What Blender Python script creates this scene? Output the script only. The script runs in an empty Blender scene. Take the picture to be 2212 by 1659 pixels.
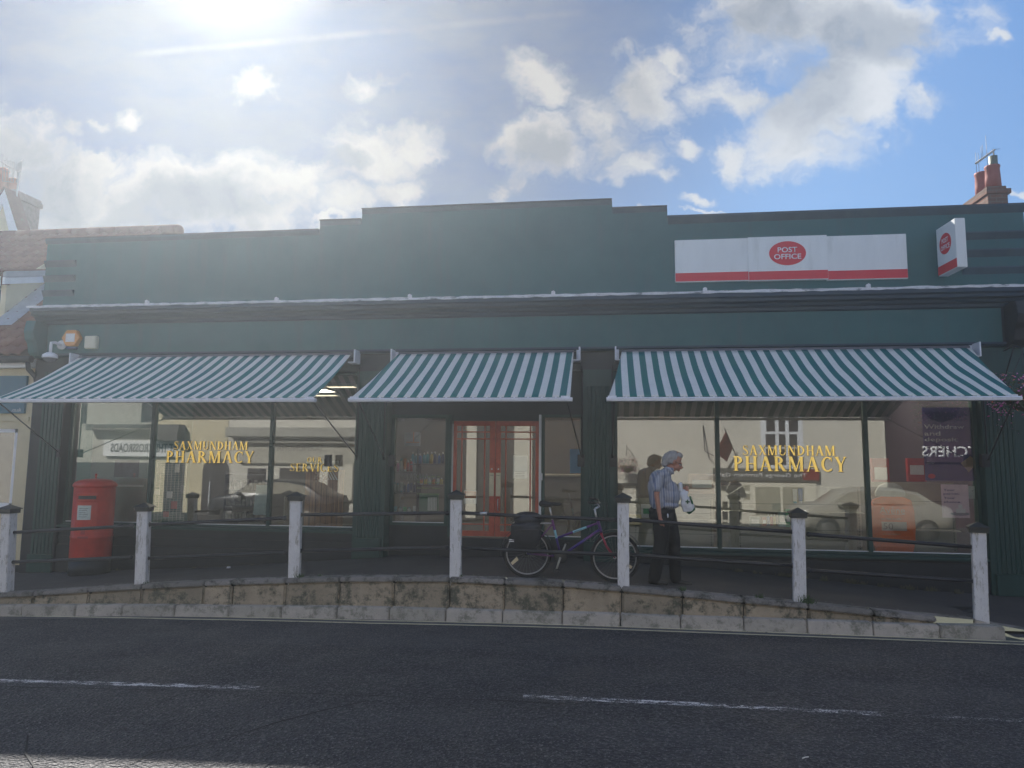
import bpy, bmesh, math, random
from mathutils import Vector, Matrix
random.seed(7)
R_ = math.radians
S = bpy.context.scene
COL = S.collection
# ------------------------------------------------------------------ camera
F = 1550.0; CX, CY = 1106.0, 829.5
YAW = R_(7.7); ROLL = .0093; PITCH = math.atan(170.5 / F); H = 2.07
fw = Vector((-math.sin(YAW) * math.cos(PITCH), math.cos(YAW) * math.cos(PITCH), math.sin(PITCH)))
r0 = Vector((math.cos(YAW), math.sin(YAW), 0)); u0 = r0.cross(fw)
RV = r0 * math.cos(ROLL) + u0 * math.sin(ROLL); UV = -r0 * math.sin(ROLL) + u0 * math.cos(ROLL)
cd = bpy.data.cameras.new('camera'); cam = bpy.data.objects.new('camera', cd); COL.objects.link(cam)
m = Matrix.Identity(4)
for i in range(3):
    m[i][0] = RV[i]; m[i][1] = UV[i]; m[i][2] = -fw[i]
m[2][3] = H
cam.matrix_world = m
cd.sensor_width = 36; cd.lens = F / 2212 * 36; cd.clip_end = 3000; cd.clip_start = .05
S.camera = cam
S.view_settings.view_transform = 'Standard'; S.view_settings.look = 'None'
S.view_settings.gamma = 1; S.view_settings.exposure = 0.9
def ray(u, v): return RV * ((u - CX) / F) - UV * ((v - CY) / F) + fw
def at(u, v, Y):
    d = ray(u, v); t = Y / d.y; return Vector((d.x * t, Y, H + d.z * t))
def atx(u, v, X):
    d = ray(u, v); t = X / d.x; return Vector((X, d.y * t, H + d.z * t))
# ------------------------------------------------------------------ sun + sky
SUN_AZ, SUN_EL = R_(-31.4), R_(36.45)
sd = Vector((math.sin(SUN_AZ) * math.cos(SUN_EL), math.cos(SUN_AZ) * math.cos(SUN_EL), math.sin(SUN_EL)))
sl = bpy.data.lights.new('sun', 'SUN'); sl.energy = 5.0; sl.angle = R_(.55); sl.color = (1, .95, .88)
so = bpy.data.objects.new('sun', sl); COL.objects.link(so); so.rotation_euler = sd.to_track_quat('Z', 'Y').to_euler()
W = bpy.data.worlds.new('World'); S.world = W; W.use_nodes = True
N = W.node_tree; N.nodes.clear()
def nn(t, **k):
    n = N.nodes.new(t)
    for a, b in k.items(): setattr(n, a, b)
    return n
def sock(n, i, v):
    if hasattr(v, 'links') or hasattr(v, 'is_linked'): N.links.new(v, n.inputs[i])
    else: n.inputs[i].default_value = v
def mth(op, a, b=0.0, c=0.0, clamp=False):
    n = nn('ShaderNodeMath', operation=op, use_clamp=clamp); sock(n, 0, a); sock(n, 1, b); sock(n, 2, c); return n.outputs[0]
def vm(op, a, b=(0, 0, 0)):
    n = nn('ShaderNodeVectorMath', operation=op); sock(n, 0, a); sock(n, 1, b)
    return n.outputs['Value'] if op in ('LENGTH', 'DOT_PRODUCT') else n.outputs[0]
def mixc(f, a, b):
    n = nn('ShaderNodeMix', data_type='RGBA'); sock(n, 0, f); sock(n, 6, a); sock(n, 7, b); return n.outputs[2]
def mr(x, a, b, c=0., d=1., smooth=True):
    n = nn('ShaderNodeMapRange'); n.interpolation_type = 'SMOOTHSTEP' if smooth else 'LINEAR'
    sock(n, 0, x); sock(n, 1, a); sock(n, 2, b); sock(n, 3, c); sock(n, 4, d); return n.outputs[0]
def wnoise(vec, sc, det=6, rough=.55):
    n = nn('ShaderNodeTexNoise'); N.links.new(vec, n.inputs['Vector']); n.inputs['Scale'].default_value = sc
    n.inputs['Detail'].default_value = det; n.inputs['Roughness'].default_value = rough; return n.outputs
SKYK = .1
sky = nn('ShaderNodeTexSky', sky_type='NISHITA', sun_disc=False); sky.sun_elevation = SUN_EL; sky.sun_rotation = SUN_AZ
sky.dust_density = 1.2; sky.ozone_density = 2.0
tc = nn('ShaderNodeTexCoord').outputs['Generated']
nz = vm('NORMALIZE', tc)
df = vm('DOT_PRODUCT', nz, tuple(fw)); dfc = mth('MAXIMUM', df, .08)
qx = mth('DIVIDE', vm('DOT_PRODUCT', nz, tuple(RV)), dfc); qy = mth('DIVIDE', vm('DOT_PRODUCT', nz, tuple(UV)), dfc)
cmb = nn('ShaderNodeCombineXYZ'); N.links.new(qx, cmb.inputs[0]); N.links.new(qy, cmb.inputs[1]); q = cmb.outputs[0]
# the cloud field: a chart of where each cumulus stands on the sky (tangent chart around the south-west sky)
wz = wnoise(q, 5.5, 5, .6)[1]
wf = wnoise(q, 24, 5, .65)[1]
qd = vm('ADD', vm('ADD', q, vm('MULTIPLY', vm('SUBTRACT', wz, (.5, .5, .5)), (.17, .17, 0))), vm('MULTIPLY', vm('SUBTRACT', wf, (.5, .5, .5)), (.035, .035, 0)))
BL = [(1760,40,270,130,1),(1860,170,190,150,1),(1740,280,150,130,1),(1930,60,170,130,.9),(1600,330,75,70,.75),(1620,60,110,80,.8),(1985,240,70,70,.7),(2100,20,90,60,.6),
 (1150,180,85,75,.85),(1165,310,110,100,.9),(1300,270,110,95,.75),(1400,180,110,100,.9),(1470,110,70,60,.7),(1560,190,120,60,.85),(1350,350,90,50,.7),(1330,110,50,45,.6),(1408,385,55,28,.75),(1465,310,50,40,.8),(1478,440,75,22,.9),(1360,455,60,14,.8),(1500,470,90,10,.8),
 (20,330,160,120,1),(150,390,180,100,1),(400,430,230,110,1),(620,400,150,80,.9),(790,340,130,100,.95),(880,320,100,70,.9),(560,470,150,70,.9),(230,460,230,80,1),(730,450,110,60,.8),(820,430,100,60,.8),(560,365,120,50,.8),(690,490,60,20,.8),
 (540,190,65,45,.85),(285,232,50,38,.9),(220,236,40,26,.8),(150,258,38,40,.6),(820,165,80,32,.6),(1085,405,45,35,.55),(790,230,60,50,.55),(2135,88,32,26,.6),(100,508,90,30,.8),(2195,435,40,14,.9)]
acc = None
for (u, v, rx, ry, k) in BL:
    c = ((u - CX) / F, -(v - CY) / F, 0)
    d = vm('LENGTH', vm('MULTIPLY', vm('SUBTRACT', qd, c), (F / rx * .78, F / ry * .78, 0)))
    b = mr(d, 0., 1.25, k, 0.)
    acc = b if acc is None else mth('MAXIMUM', acc, b)
fb = wnoise(vm('MULTIPLY', qd, (1, 1.25, 1)), 11, 9, .6)[0]
# everywhere else on the dome: plain fbm cumulus
sp = nn('ShaderNodeSeparateXYZ'); N.links.new(nz, sp.inputs[0])
zc = mth('ADD', mth('MAXIMUM', sp.outputs[2], 0.), .18)
c2 = nn('ShaderNodeCombineXYZ'); N.links.new(mth('DIVIDE', sp.outputs[0], zc), c2.inputs[0]); N.links.new(mth('DIVIDE', sp.outputs[1], zc), c2.inputs[1])
fbg = wnoise(c2.outputs[0], 1.1, 8, .58)[0]
gen = mr(fbg, .5, .62)
infront = mr(df, .45, .6)
dens = mth('ADD', acc, mth('MULTIPLY', mth('SUBTRACT', fb, .5), 1.5))
mask = mr(dens, .26, .86)
thick = mr(mth('ADD', acc, mth('MULTIPLY', mth('SUBTRACT', fb, .5), 1.1)), .62, 1.12)
sdot = vm('DOT_PRODUCT', nz, tuple(sd))
near = mr(sdot, .70, 1.0)                                   # forward scattering round the sun
lit = mixc(near, (4.0, 4.15, 4.35, 1), (2.5, 2.35, 2.2, 1)); grey = mixc(near, (1.9, 2.15, 2.5, 1), (.30, .45, .75, 1))
shn = wnoise(vm('ADD', qd, (.05, .08, 0)), 7.5, 8, .62)[0]
gb = None
for (u, v, rx, ry, k) in [(440,450,200,62,1.),(110,410,150,95,.9),(300,470,160,50,.9),(20,330,90,60,.8),(1170,322,55,50,.8),(1880,90,170,85,.9),(1740,190,130,90,.7),(1660,40,120,60,.7),(740,355,45,30,.7),(1385,200,60,50,.4)]:
    d = vm('LENGTH', vm('MULTIPLY', vm('SUBTRACT', qd, ((u - CX) / F, -(v - CY) / F, 0)), (F / rx, F / ry, 0)))
    b = mr(d, .35, 1.35, k, 0.); gb = b if gb is None else mth('MAXIMUM', gb, b)
ccol = mixc(mth('MINIMUM', mth('ADD', mth('MULTIPLY', gb, .85), mth('MULTIPLY', mr(shn, .46, .68), .35)), 1.), lit, grey)
# thin high veil, strongest towards the sun, and a contrail
veil_n = wnoise(vm('MULTIPLY', q, (1.0, 2.2, 1)), 3.2, 7, .6)[0]
veil = mth('MULTIPLY', mr(veil_n, .30, .75), mth('ADD', mth('MULTIPLY', mr(sdot, .78, .97), .75), .04))
def seg(u1, v1, u2, v2, w1, k):
    L = math.hypot(u2 - u1, v2 - v1); ex, ey = (u2 - u1) / L, -(v2 - v1) / L
    c = ((u1 + u2) / 2 - CX) / F, -((v1 + v2) / 2 - CY) / F
    dd = vm('SUBTRACT', vm('ADD', q, vm('MULTIPLY', vm('SUBTRACT', wz, (.5, .5, .5)), (.006, .006, 0))), (c[0], c[1], 0))
    a = mth('ABSOLUTE', vm('DOT_PRODUCT', dd, (ex, ey, 0))); p = mth('ABSOLUTE', vm('DOT_PRODUCT', dd, (-ey, ex, 0)))
    return mth('MULTIPLY', mth('MULTIPLY', mr(a, L / F * .35, L / F * .52, 1., 0.), mr(p, 0., w1 / F, 1., 0.)), k)
trail = mth('MAXIMUM', seg(270, 118, 830, 68, 12, .38), seg(780, 72, 1280, 24, 13, .2))
trail = mth('MULTIPLY', trail, mr(fb, .3, .6))
tint = nn('ShaderNodeMix', data_type='RGBA', blend_type='MULTIPLY'); tint.inputs[0].default_value = 1
sq = vm('MULTIPLY', sky.outputs[0], (.36, .29, .24)); sq = vm('ADD', vm('MULTIPLY', sq, sq), (1, 1, 1))
sdot0 = vm('DOT_PRODUCT', nz, tuple(sd))
soft = vm('DIVIDE', sky.outputs[0], vm('POWER', sq, (.5, .5, .5)))
soft = vm('MULTIPLY', soft, mixc(mr(sdot0, .70, .96), (1, 1, 1, 1), (.10, .16, .27, 1)))
N.links.new(soft, tint.inputs[6]); tint.inputs[7].default_value = (.66, .93, 1.28, 1)
sk1 = mixc(veil, tint.outputs[2], mixc(near, (2.4, 2.7, 3.1, 1), (.95, 1.05, 1.2, 1)))
sk2 = mixc(trail, sk1, (2.0, 1.95, 1.95, 1))
mfront = mth('MULTIPLY', mask, infront); mback = mth('MULTIPLY', gen, mth('SUBTRACT', 1., infront))
sk3 = mixc(mth('MULTIPLY', mth('MAXIMUM', mfront, mback), .93), sk2, ccol)
sk4 = mixc(mth('MULTIPLY', mr(sdot, .990, 1.0), .3), sk3, (6.5, 6.2, 5.8, 1))
bg = nn('ShaderNodeBackground'); N.links.new(sk4, bg.inputs[0]); bg.inputs[1].default_value = SKYK
wo = nn('ShaderNodeOutputWorld'); N.links.new(bg.outputs[0], wo.inputs[0])
# ------------------------------------------------------------------ materials
class Mt:
    def __init__(s, name):
        s.m = bpy.data.materials.new(name); s.m.use_nodes = True; s.t = s.m.node_tree
        s.b = s.t.nodes['Principled BSDF']; s.tc = s.t.nodes.new('ShaderNodeTexCoord').outputs['Object']
    def n(s, t, **k):
        n = s.t.nodes.new(t)
        for a, b in k.items(): setattr(n, a, b)
        return n
    def set(s, n, i, v):
        if hasattr(v, 'is_linked'): s.t.links.new(v, n.inputs[i])
        else: n.inputs[i].default_value = v
    def noise(s, sc, det=5, rough=.6, vec=None, stretch=None):
        v = vec or s.tc
        if stretch:
            mp = s.n('ShaderNodeVectorMath', operation='MULTIPLY'); s.set(mp, 0, v); mp.inputs[1].default_value = stretch; v = mp.outputs[0]
        n = s.n('ShaderNodeTexNoise'); s.set(n, 'Vector', v); n.inputs['Scale'].default_value = sc
        n.inputs['Detail'].default_value = det; n.inputs['Roughness'].default_value = rough; return n.outputs[0]
    def rng(s, x, a, b, c=0., d=1.):
        n = s.n('ShaderNodeMapRange'); s.set(n, 0, x)
        for i, v in enumerate((a, b, c, d)): n.inputs[i + 1].default_value = v
        return n.outputs[0]
    def math(s, op, a, b=0.):
        n = s.n('ShaderNodeMath', operation=op); s.set(n, 0, a); s.set(n, 1, b); return n.outputs[0]
    def mix(s, f, a, b):
        n = s.n('ShaderNodeMix', data_type='RGBA')
        a = (*a, 1) if isinstance(a, tuple) and len(a) == 3 else a; b = (*b, 1) if isinstance(b, tuple) and len(b) == 3 else b
        s.set(n, 0, f); s.set(n, 6, a); s.set(n, 7, b); return n.outputs[2]
    def bump(s, h, st, dist=.01):
        n = s.n('ShaderNodeBump'); s.set(n, 'Height', h); n.inputs['Strength'].default_value = st; n.inputs['Distance'].default_value = dist
        s.t.links.new(n.outputs[0], s.b.inputs['Normal'])
    def col(s, c): s.set(s.b, 'Base Color', (*c, 1) if isinstance(c, tuple) and len(c) == 3 else c)
MATS = {}
def mat(name, c, rough=.6, var=.18, sc=4., metal=0., bump=0., bsc=60., dirt=None, dsc=2., dlo=.5, dhi=.75, spec=.5, emit=0., stretch=None):
    if name in MATS: return MATS[name]
    M = Mt(name); f = M.noise(sc, 6, .65, stretch=stretch)
    lo = tuple(max(0, x * (1 - var)) for x in c); hi = tuple(min(1, x * (1 + var)) for x in c)
    cc = M.mix(M.rng(f, .3, .7), lo, hi)
    if dirt: cc = M.mix(M.rng(M.noise(dsc, 8, .7, stretch=stretch), dlo, dhi), cc, dirt)
    M.col(cc); M.b.inputs['Roughness'].default_value = rough; M.b.inputs['Metallic'].default_value = metal
    M.b.inputs['Specular IOR Level'].default_value = spec
    if bump: M.bump(M.noise(bsc, 4, .6), bump, .004)
    if emit:
        M.t.links.new(cc, M.b.inputs['Emission Color']); M.b.inputs['Emission Strength'].default_value = emit
    MATS[name] = M.m; return M.m
def greenm():
    M = Mt('green_wall_paint'); c = M.mix(M.rng(M.noise(.8, 6, .65), .3, .7), (.013, .082, .092), (.024, .112, .118))
    c = M.mix(M.rng(M.noise(2.2, 8, .75, stretch=(2.5, 1, .22)), .50, .68), c, (.028, .088, .098))
    c = M.mix(M.rng(M.noise(6, 8, .8, stretch=(2, 1, .15)), .62, .72), c, (.012, .058, .068))
    c = M.mix(M.rng(M.noise(14, 6, .8), .66, .72), c, (.05, .12, .12))
    M.col(c); M.set(M.b, 'Roughness', M.rng(M.noise(3, 5), .3, .7, .42, .65)); M.bump(M.noise(50, 6, .7), .4, .006); return M.m
green = greenm()
greenp = mat('green_joinery_paint', (.012, .05, .045), .45, .2, 3, bump=.15, bsc=30, dirt=(.02, .06, .06), dsc=5, stretch=(3, 3, .4))
darkp = mat('dark_stall_paint', (.010, .014, .020), .5, .3, 3, bump=.2, bsc=40, dirt=(.03, .032, .033), dsc=4, dlo=.58, dhi=.8)
dband = mat('band_shade_green', (.028, .062, .088), .6, .2, 2, bump=.25, bsc=80, dirt=(.045, .085, .10), dsc=2.5)  # shade of the downward-tilted bands put into a darker, bluer tone
corn = mat('cornice_paint', (.010, .036, .070), .55, .25, 3, bump=.2, bsc=60, dirt=(.03, .06, .07), dsc=2, stretch=(.5, 3, 3))
lead = mat('lead_flashing', (.62, .64, .68), .5, .2, 8, bump=.6, bsc=40, dirt=(.2, .23, .27), dsc=5, dlo=.55, dhi=.62, stretch=(1, 4, 4))
white = mat('white_plastic', (.74, .76, .80), .35, .05, 5)
whitem = mat('white_metal', (.68, .70, .76), .4, .1, 8, dirt=(.4, .42, .45), dsc=9, dlo=.6, dhi=.8)
signw = mat('sign_white', (.72, .74, .74), .3, .04, 3, dirt=(.55, .57, .56), dsc=2.5, dlo=.55, dhi=.8, stretch=(2, 1, .4))
signr = mat('sign_red', (.60, .02, .035), .3, .06, 3)
black = mat('black_metal', (.012, .013, .02), .35, .3, 8, bump=.1, bsc=90)
rubber = mat('black_rubber', (.012, .012, .014), .75, .3, 20)
steel = mat('bright_steel', (.6, .6, .62), .3, .15, 20, metal=1)
gold = mat('gold_leaf', (1., .72, .20), .22, .08, 30, metal=.75)
shade = mat('letter_shadow', (.012, .03, .028), .5, .1)
redbox = mat('post_box_red', (.52, .036, .020), .42, .14, 5, bump=.12, bsc=25, dirt=(.28, .03, .03), dsc=7, dlo=.6, dhi=.8)
cream = mat('cream_render', (.62, .55, .38), .85, .1, 2, bump=.3, bsc=70, dirt=(.45, .4, .3), dsc=1.5, dlo=.55, dhi=.9)
tile = None
doorred = mat('door_red_paint', (.44, .085, .045), .4, .14, 6, dirt=(.25, .04, .03), dsc=8)
paper = mat('paper_white', (.72, .72, .72), .6, .06, 9)
ink = mat('ink_dark', (.02, .02, .025), .6, .1)
terra = mat('terracotta', (.30, .10, .07), .8, .2, 6, bump=.2, bsc=40, dirt=(.1, .06, .05), dsc=5)
skin = mat('skin', (.42, .20, .14), .5, .12, 20)
hairm = mat('grey_hair', (.30, .29, .29), .55, .3, 60, bump=.5, bsc=120, stretch=(1, 1, .2))
trous = mat('black_trousers', (.008, .008, .010), .85, .3, 12, bump=.3, bsc=9)
shoe = mat('black_leather', (.01, .01, .01), .4, .2, 12)
navy = mat('poster_navy', (.045, .030, .17), .4, .15, 3)
def asphalt():
    M = Mt('asphalt'); big = M.noise(.5, 5, .6, stretch=(.35, 1.6, 1)); fine = M.noise(48, 2, .8)
    v = M.n('ShaderNodeTexVoronoi'); M.set(v, 'Vector', M.tc); v.inputs['Scale'].default_value = 38
    c = M.mix(M.rng(big, .32, .68), (.022, .025, .034), (.046, .049, .060)); c = M.mix(M.rng(M.noise(.9, 5, .6, stretch=(.07, 1.1, 1)), .42, .62), c, (.020, .022, .030)); c = M.mix(M.rng(M.noise(1.6, 7, .75), .60, .70), c, (.015, .016, .021))
    c = M.mix(M.rng(v.outputs['Color'], .55, .95), c, (.095, .092, .10))
    c = M.mix(M.rng(fine, .56, .66), c, (.20, .195, .20))
    c = M.mix(M.rng(M.noise(30, 2, .8), .60, .72), c, (.008, .009, .012))
    c = M.mix(M.rng(M.noise(3, 6, .75), .60, .8), c, (.060, .055, .055))
    M.col(c)
    M.set(M.b, 'Roughness', M.rng(M.noise(1.2, 4), .3, .7, .55, .8))
    h = M.math('ADD', M.math('MULTIPLY', v.outputs[0], 1.4), M.math('ADD', fine, M.math('MULTIPLY', M.noise(16, 4, .7), 1.6)))
    M.bump(h, 1.0, .03); return M.m
asph = asphalt()
def pavm():
    M = Mt('pavement_tarmac'); c = M.mix(M.rng(M.noise(1.4, 7, .7), .3, .7), (.040, .038, .040), (.075, .070, .070))
    c = M.mix(M.rng(M.noise(90, 2, .7), .62, .8), c, (.12, .115, .11)); M.col(c); M.b.inputs['Roughness'].default_value = .85
    M.bump(M.noise(70, 4, .7), .6, .006); return M.m
pav = pavm()
def stonem(name, a, b, moss, scale=3., isl=True):
    M = Mt(name); f = M.noise(scale, 8, .72); c = M.mix(M.rng(f, .32, .68), a, b)
    g = M.n('ShaderNodeNewGeometry')
    if isl: c = M.mix(M.rng(g.outputs['Random Per Island'], 0, 1, 0., .4), c, moss)
    c = M.mix(M.rng(M.noise(4.5, 9, .78), .49, .60), c, moss)
    c = M.mix(M.rng(M.noise(24, 8, .8), .60, .68), c, tuple(x * .35 for x in a))
    c = M.mix(M.rng(M.noise(60, 3, .7), .66, .76), c, (.42, .40, .37))
    M.col(c); M.b.inputs['Roughness'].default_value = .9; M.bump(M.noise(30, 8, .75), .9, .015); return M.m
stone = stonem('old_stone', (.30, .25, .19), (.50, .41, .30), (.085, .085, .062))
stonetop = stonem('stone_top', (.20, .19, .185), (.32, .30, .29), (.06, .062, .055), 6)
kerbm = stonem('kerb_stone', (.40, .37, .35), (.54, .50, .46), (.2, .2, .17), 4)
def postm():
    M = Mt('weathered_white_paint'); c = M.mix(M.rng(M.noise(6, 7, .7), .3, .7), (.60, .60, .63), (.72, .72, .74))
    c = M.mix(M.rng(M.noise(9, 9, .8, stretch=(2.2, 2.2, .55)), .53, .60), c, (.36, .35, .33))
    c = M.mix(M.rng(M.noise(16, 9, .8, stretch=(3, 3, .25)), .60, .635), c, (.10, .09, .08))
    c = M.mix(M.rng(M.noise(3, 9, .8), .60, .78), c, (.28, .31, .27))
    M.col(c); M.b.inputs['Roughness'].default_value = .65; M.bump(M.noise(30, 8, .75, stretch=(2, 2, .3)), .7, .008); return M.m
postp = postm()
def worn(name, c, lo, hi, sc=11):
    M = Mt(name); M.col(c); M.b.inputs['Roughness'].default_value = .7
    f = M.math('ADD', M.math('MULTIPLY', M.noise(sc, 8, .8, stretch=(.45, 1.6, 1)), .65), M.math('MULTIPLY', M.noise(70, 3, .7), .35))
    M.set(M.b, 'Alpha', M.rng(f, lo, hi, 1., 0.)); M.bump(M.noise(60, 3), .5, .006); return M.m
linew = worn('worn_white_line', (.62, .60, .60), .46, .51)
lineww = worn('very_worn_white_line', (.56, .55, .55), .42, .455)
liney = worn('worn_yellow_line', (.60, .54, .36), .54, .62, 7)
def glassm(name, fac, tint):
    m = bpy.data.materials.new(name); m.use_nodes = True; t = m.node_tree; t.nodes.clear()
    tr = t.nodes.new('ShaderNodeBsdfTransparent'); tr.inputs[0].default_value = (*tint, 1)
    gl = t.nodes.new('ShaderNodeBsdfGlossy'); gl.inputs[1].default_value = .0; gl.inputs[0].default_value = (1, 1, 1, 1)
    mx = t.nodes.new('ShaderNodeMixShader'); o = t.nodes.new('ShaderNodeOutputMaterial')
    fr = t.nodes.new('ShaderNodeFresnel'); fr.inputs[0].default_value = 1.45
    mm = t.nodes.new('ShaderNodeMath'); mm.operation = 'ADD'; mm.use_clamp = True; t.links.new(fr.outputs[0], mm.inputs[0]); mm.inputs[1].default_value = fac
    t.links.new(mm.outputs[0], mx.inputs[0]); t.links.new(tr.outputs[0], mx.inputs[1]); t.links.new(gl.outputs[0], mx.inputs[2]); t.links.new(mx.outputs[0], o.inputs[0]); return m
glass = glassm('window_glass', .085, (.9, .93, .92)); darkglass = glassm('dark_glass', .2, (.12, .13, .14))
def fabricm():
    M = Mt('striped_canvas'); sp = M.n('ShaderNodeSeparateXYZ'); M.set(sp, 0, M.tc)
    fr = M.math('FRACT', M.math('MULTIPLY', sp.outputs[0], 1 / .196)); st = M.math('GREATER_THAN', fr, .5)
    w = M.mix(M.rng(M.noise(3, 6, .7), .3, .7), (.62, .62, .58), (.70, .70, .66)); g = M.mix(M.rng(M.noise(2.2, 5), .3, .7), (.004, .12, .14), (.006, .15, .13))
    M.col(M.mix(st, w, g)); M.b.inputs['Roughness'].default_value = .85; M.b.inputs['Transmission Weight'].default_value = 0
    M.bump(M.noise(3, 3), .25, .03); return M.m
fabric = fabricm()
def brickm(name, a, b, mort, sx=1., rough=.9):
    M = Mt(name); mp = M.n('ShaderNodeMapping'); M.set(mp, 0, M.tc); mp.inputs['Rotation'].default_value = (R_(90), 0, 0)
    bt = M.n('ShaderNodeTexBrick'); M.set(bt, 'Vector', mp.outputs[0]); bt.inputs['Scale'].default_value = 1; bt.inputs['Brick Width'].default_value = .22; bt.inputs['Row Height'].default_value = .075
    bt.inputs['Mortar Size'].default_value = .006; bt.inputs['Color1'].default_value = (*a, 1); bt.inputs['Color2'].default_value = (*b, 1); bt.inputs['Mortar'].default_value = (*mort, 1)
    M.col(M.mix(M.rng(M.noise(4, 7, .7), .5, .8), bt.outputs[0], tuple(x * .5 for x in a))); M.b.inputs['Roughness'].default_value = rough; M.bump(M.noise(30, 5), .5, .01); return M.m
brick = brickm('old_brick', (.20, .09, .06), (.13, .075, .055), (.16, .14, .12))
def pantile():
    M = Mt('red_pantiles'); f = M.noise(3.5, 7, .7); c = M.mix(M.rng(f, .35, .65), (.15, .055, .042), (.21, .095, .07))
    g = M.n('ShaderNodeNewGeometry'); c = M.mix(M.rng(g.outputs['Random Per Island'], 0, 1, 0., .5), c, (.13, .055, .05))
    c = M.mix(M.rng(M.noise(7, 8, .75), .55, .7), c, (.14, .12, .08)); M.col(c); M.b.inputs['Roughness'].default_value = .85; M.bump(M.noise(25, 5), .4, .01); return M.m
tile = pantile()
def leafm(name, a, b):
    M = Mt(name); g = M.n('ShaderNodeNewGeometry'); M.col(M.mix(g.outputs['Random Per Island'], a, b)); M.b.inputs['Roughness'].default_value = .6
    return M.m
leaf = leafm('leaves', (.018, .045, .014), (.055, .10, .03)); dry = leafm('dry_weed', (.10, .085, .05), (.05, .06, .025))
pink = leafm('pink_petals', (.62, .08, .42), (.75, .35, .60)); redp = leafm('red_petals', (.7, .10, .05), (.75, .30, .20))
def shirtm():
    M = Mt('striped_shirt'); sp = M.n('ShaderNodeSeparateXYZ'); M.set(sp, 0, M.tc)
    a = M.math('ADD', sp.outputs[0], M.math('MULTIPLY', sp.outputs[1], .15)); a = M.math('ADD', a, M.math('MULTIPLY', M.noise(5, 3), .012))
    fr = M.math('FRACT', M.math('MULTIPLY', a, 30)); st = M.rng(M.math('ABSOLUTE', M.math('SUBTRACT', fr, .5)), .12, .3)
    fr2 = M.math('FRACT', M.math('MULTIPLY', a, 7.5)); st2 = M.rng(M.math('ABSOLUTE', M.math('SUBTRACT', fr2, .5)), .02, .12)
    c = M.mix(st, (.36, .37, .42), (.25, .27, .33)); M.col(M.mix(st2, (.13, .16, .26), c)); M.b.inputs['Roughness'].default_value = .85
    M.bump(M.noise(9, 5, .6, stretch=(1, 1, .6)), .9, .03); return M.m
shirt = shirtm()
def framem():
    M = Mt('purple_to_red_frame_paint'); sp = M.n('ShaderNodeSeparateXYZ'); M.set(sp, 0, M.tc)
    c = M.mix(M.rng(M.noise(3.2, 2, .5), .42, .58), (.045, .022, .20), (.16, .025, .16)); M.col(c)
    M.b.inputs['Roughness'].default_value = .3; M.b.inputs['Coat Weight'].default_value = .5; return M.m
framep = framem()
def lampm(name, c, e):
    M = Mt(name); M.col(c); M.b.inputs['Emission Color'].default_value = (*c, 1); M.b.inputs['Emission Strength'].default_value = e; return M.m
panel = lampm('lit_ceiling_panel', (1., .80, .56), 1.5)
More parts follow.
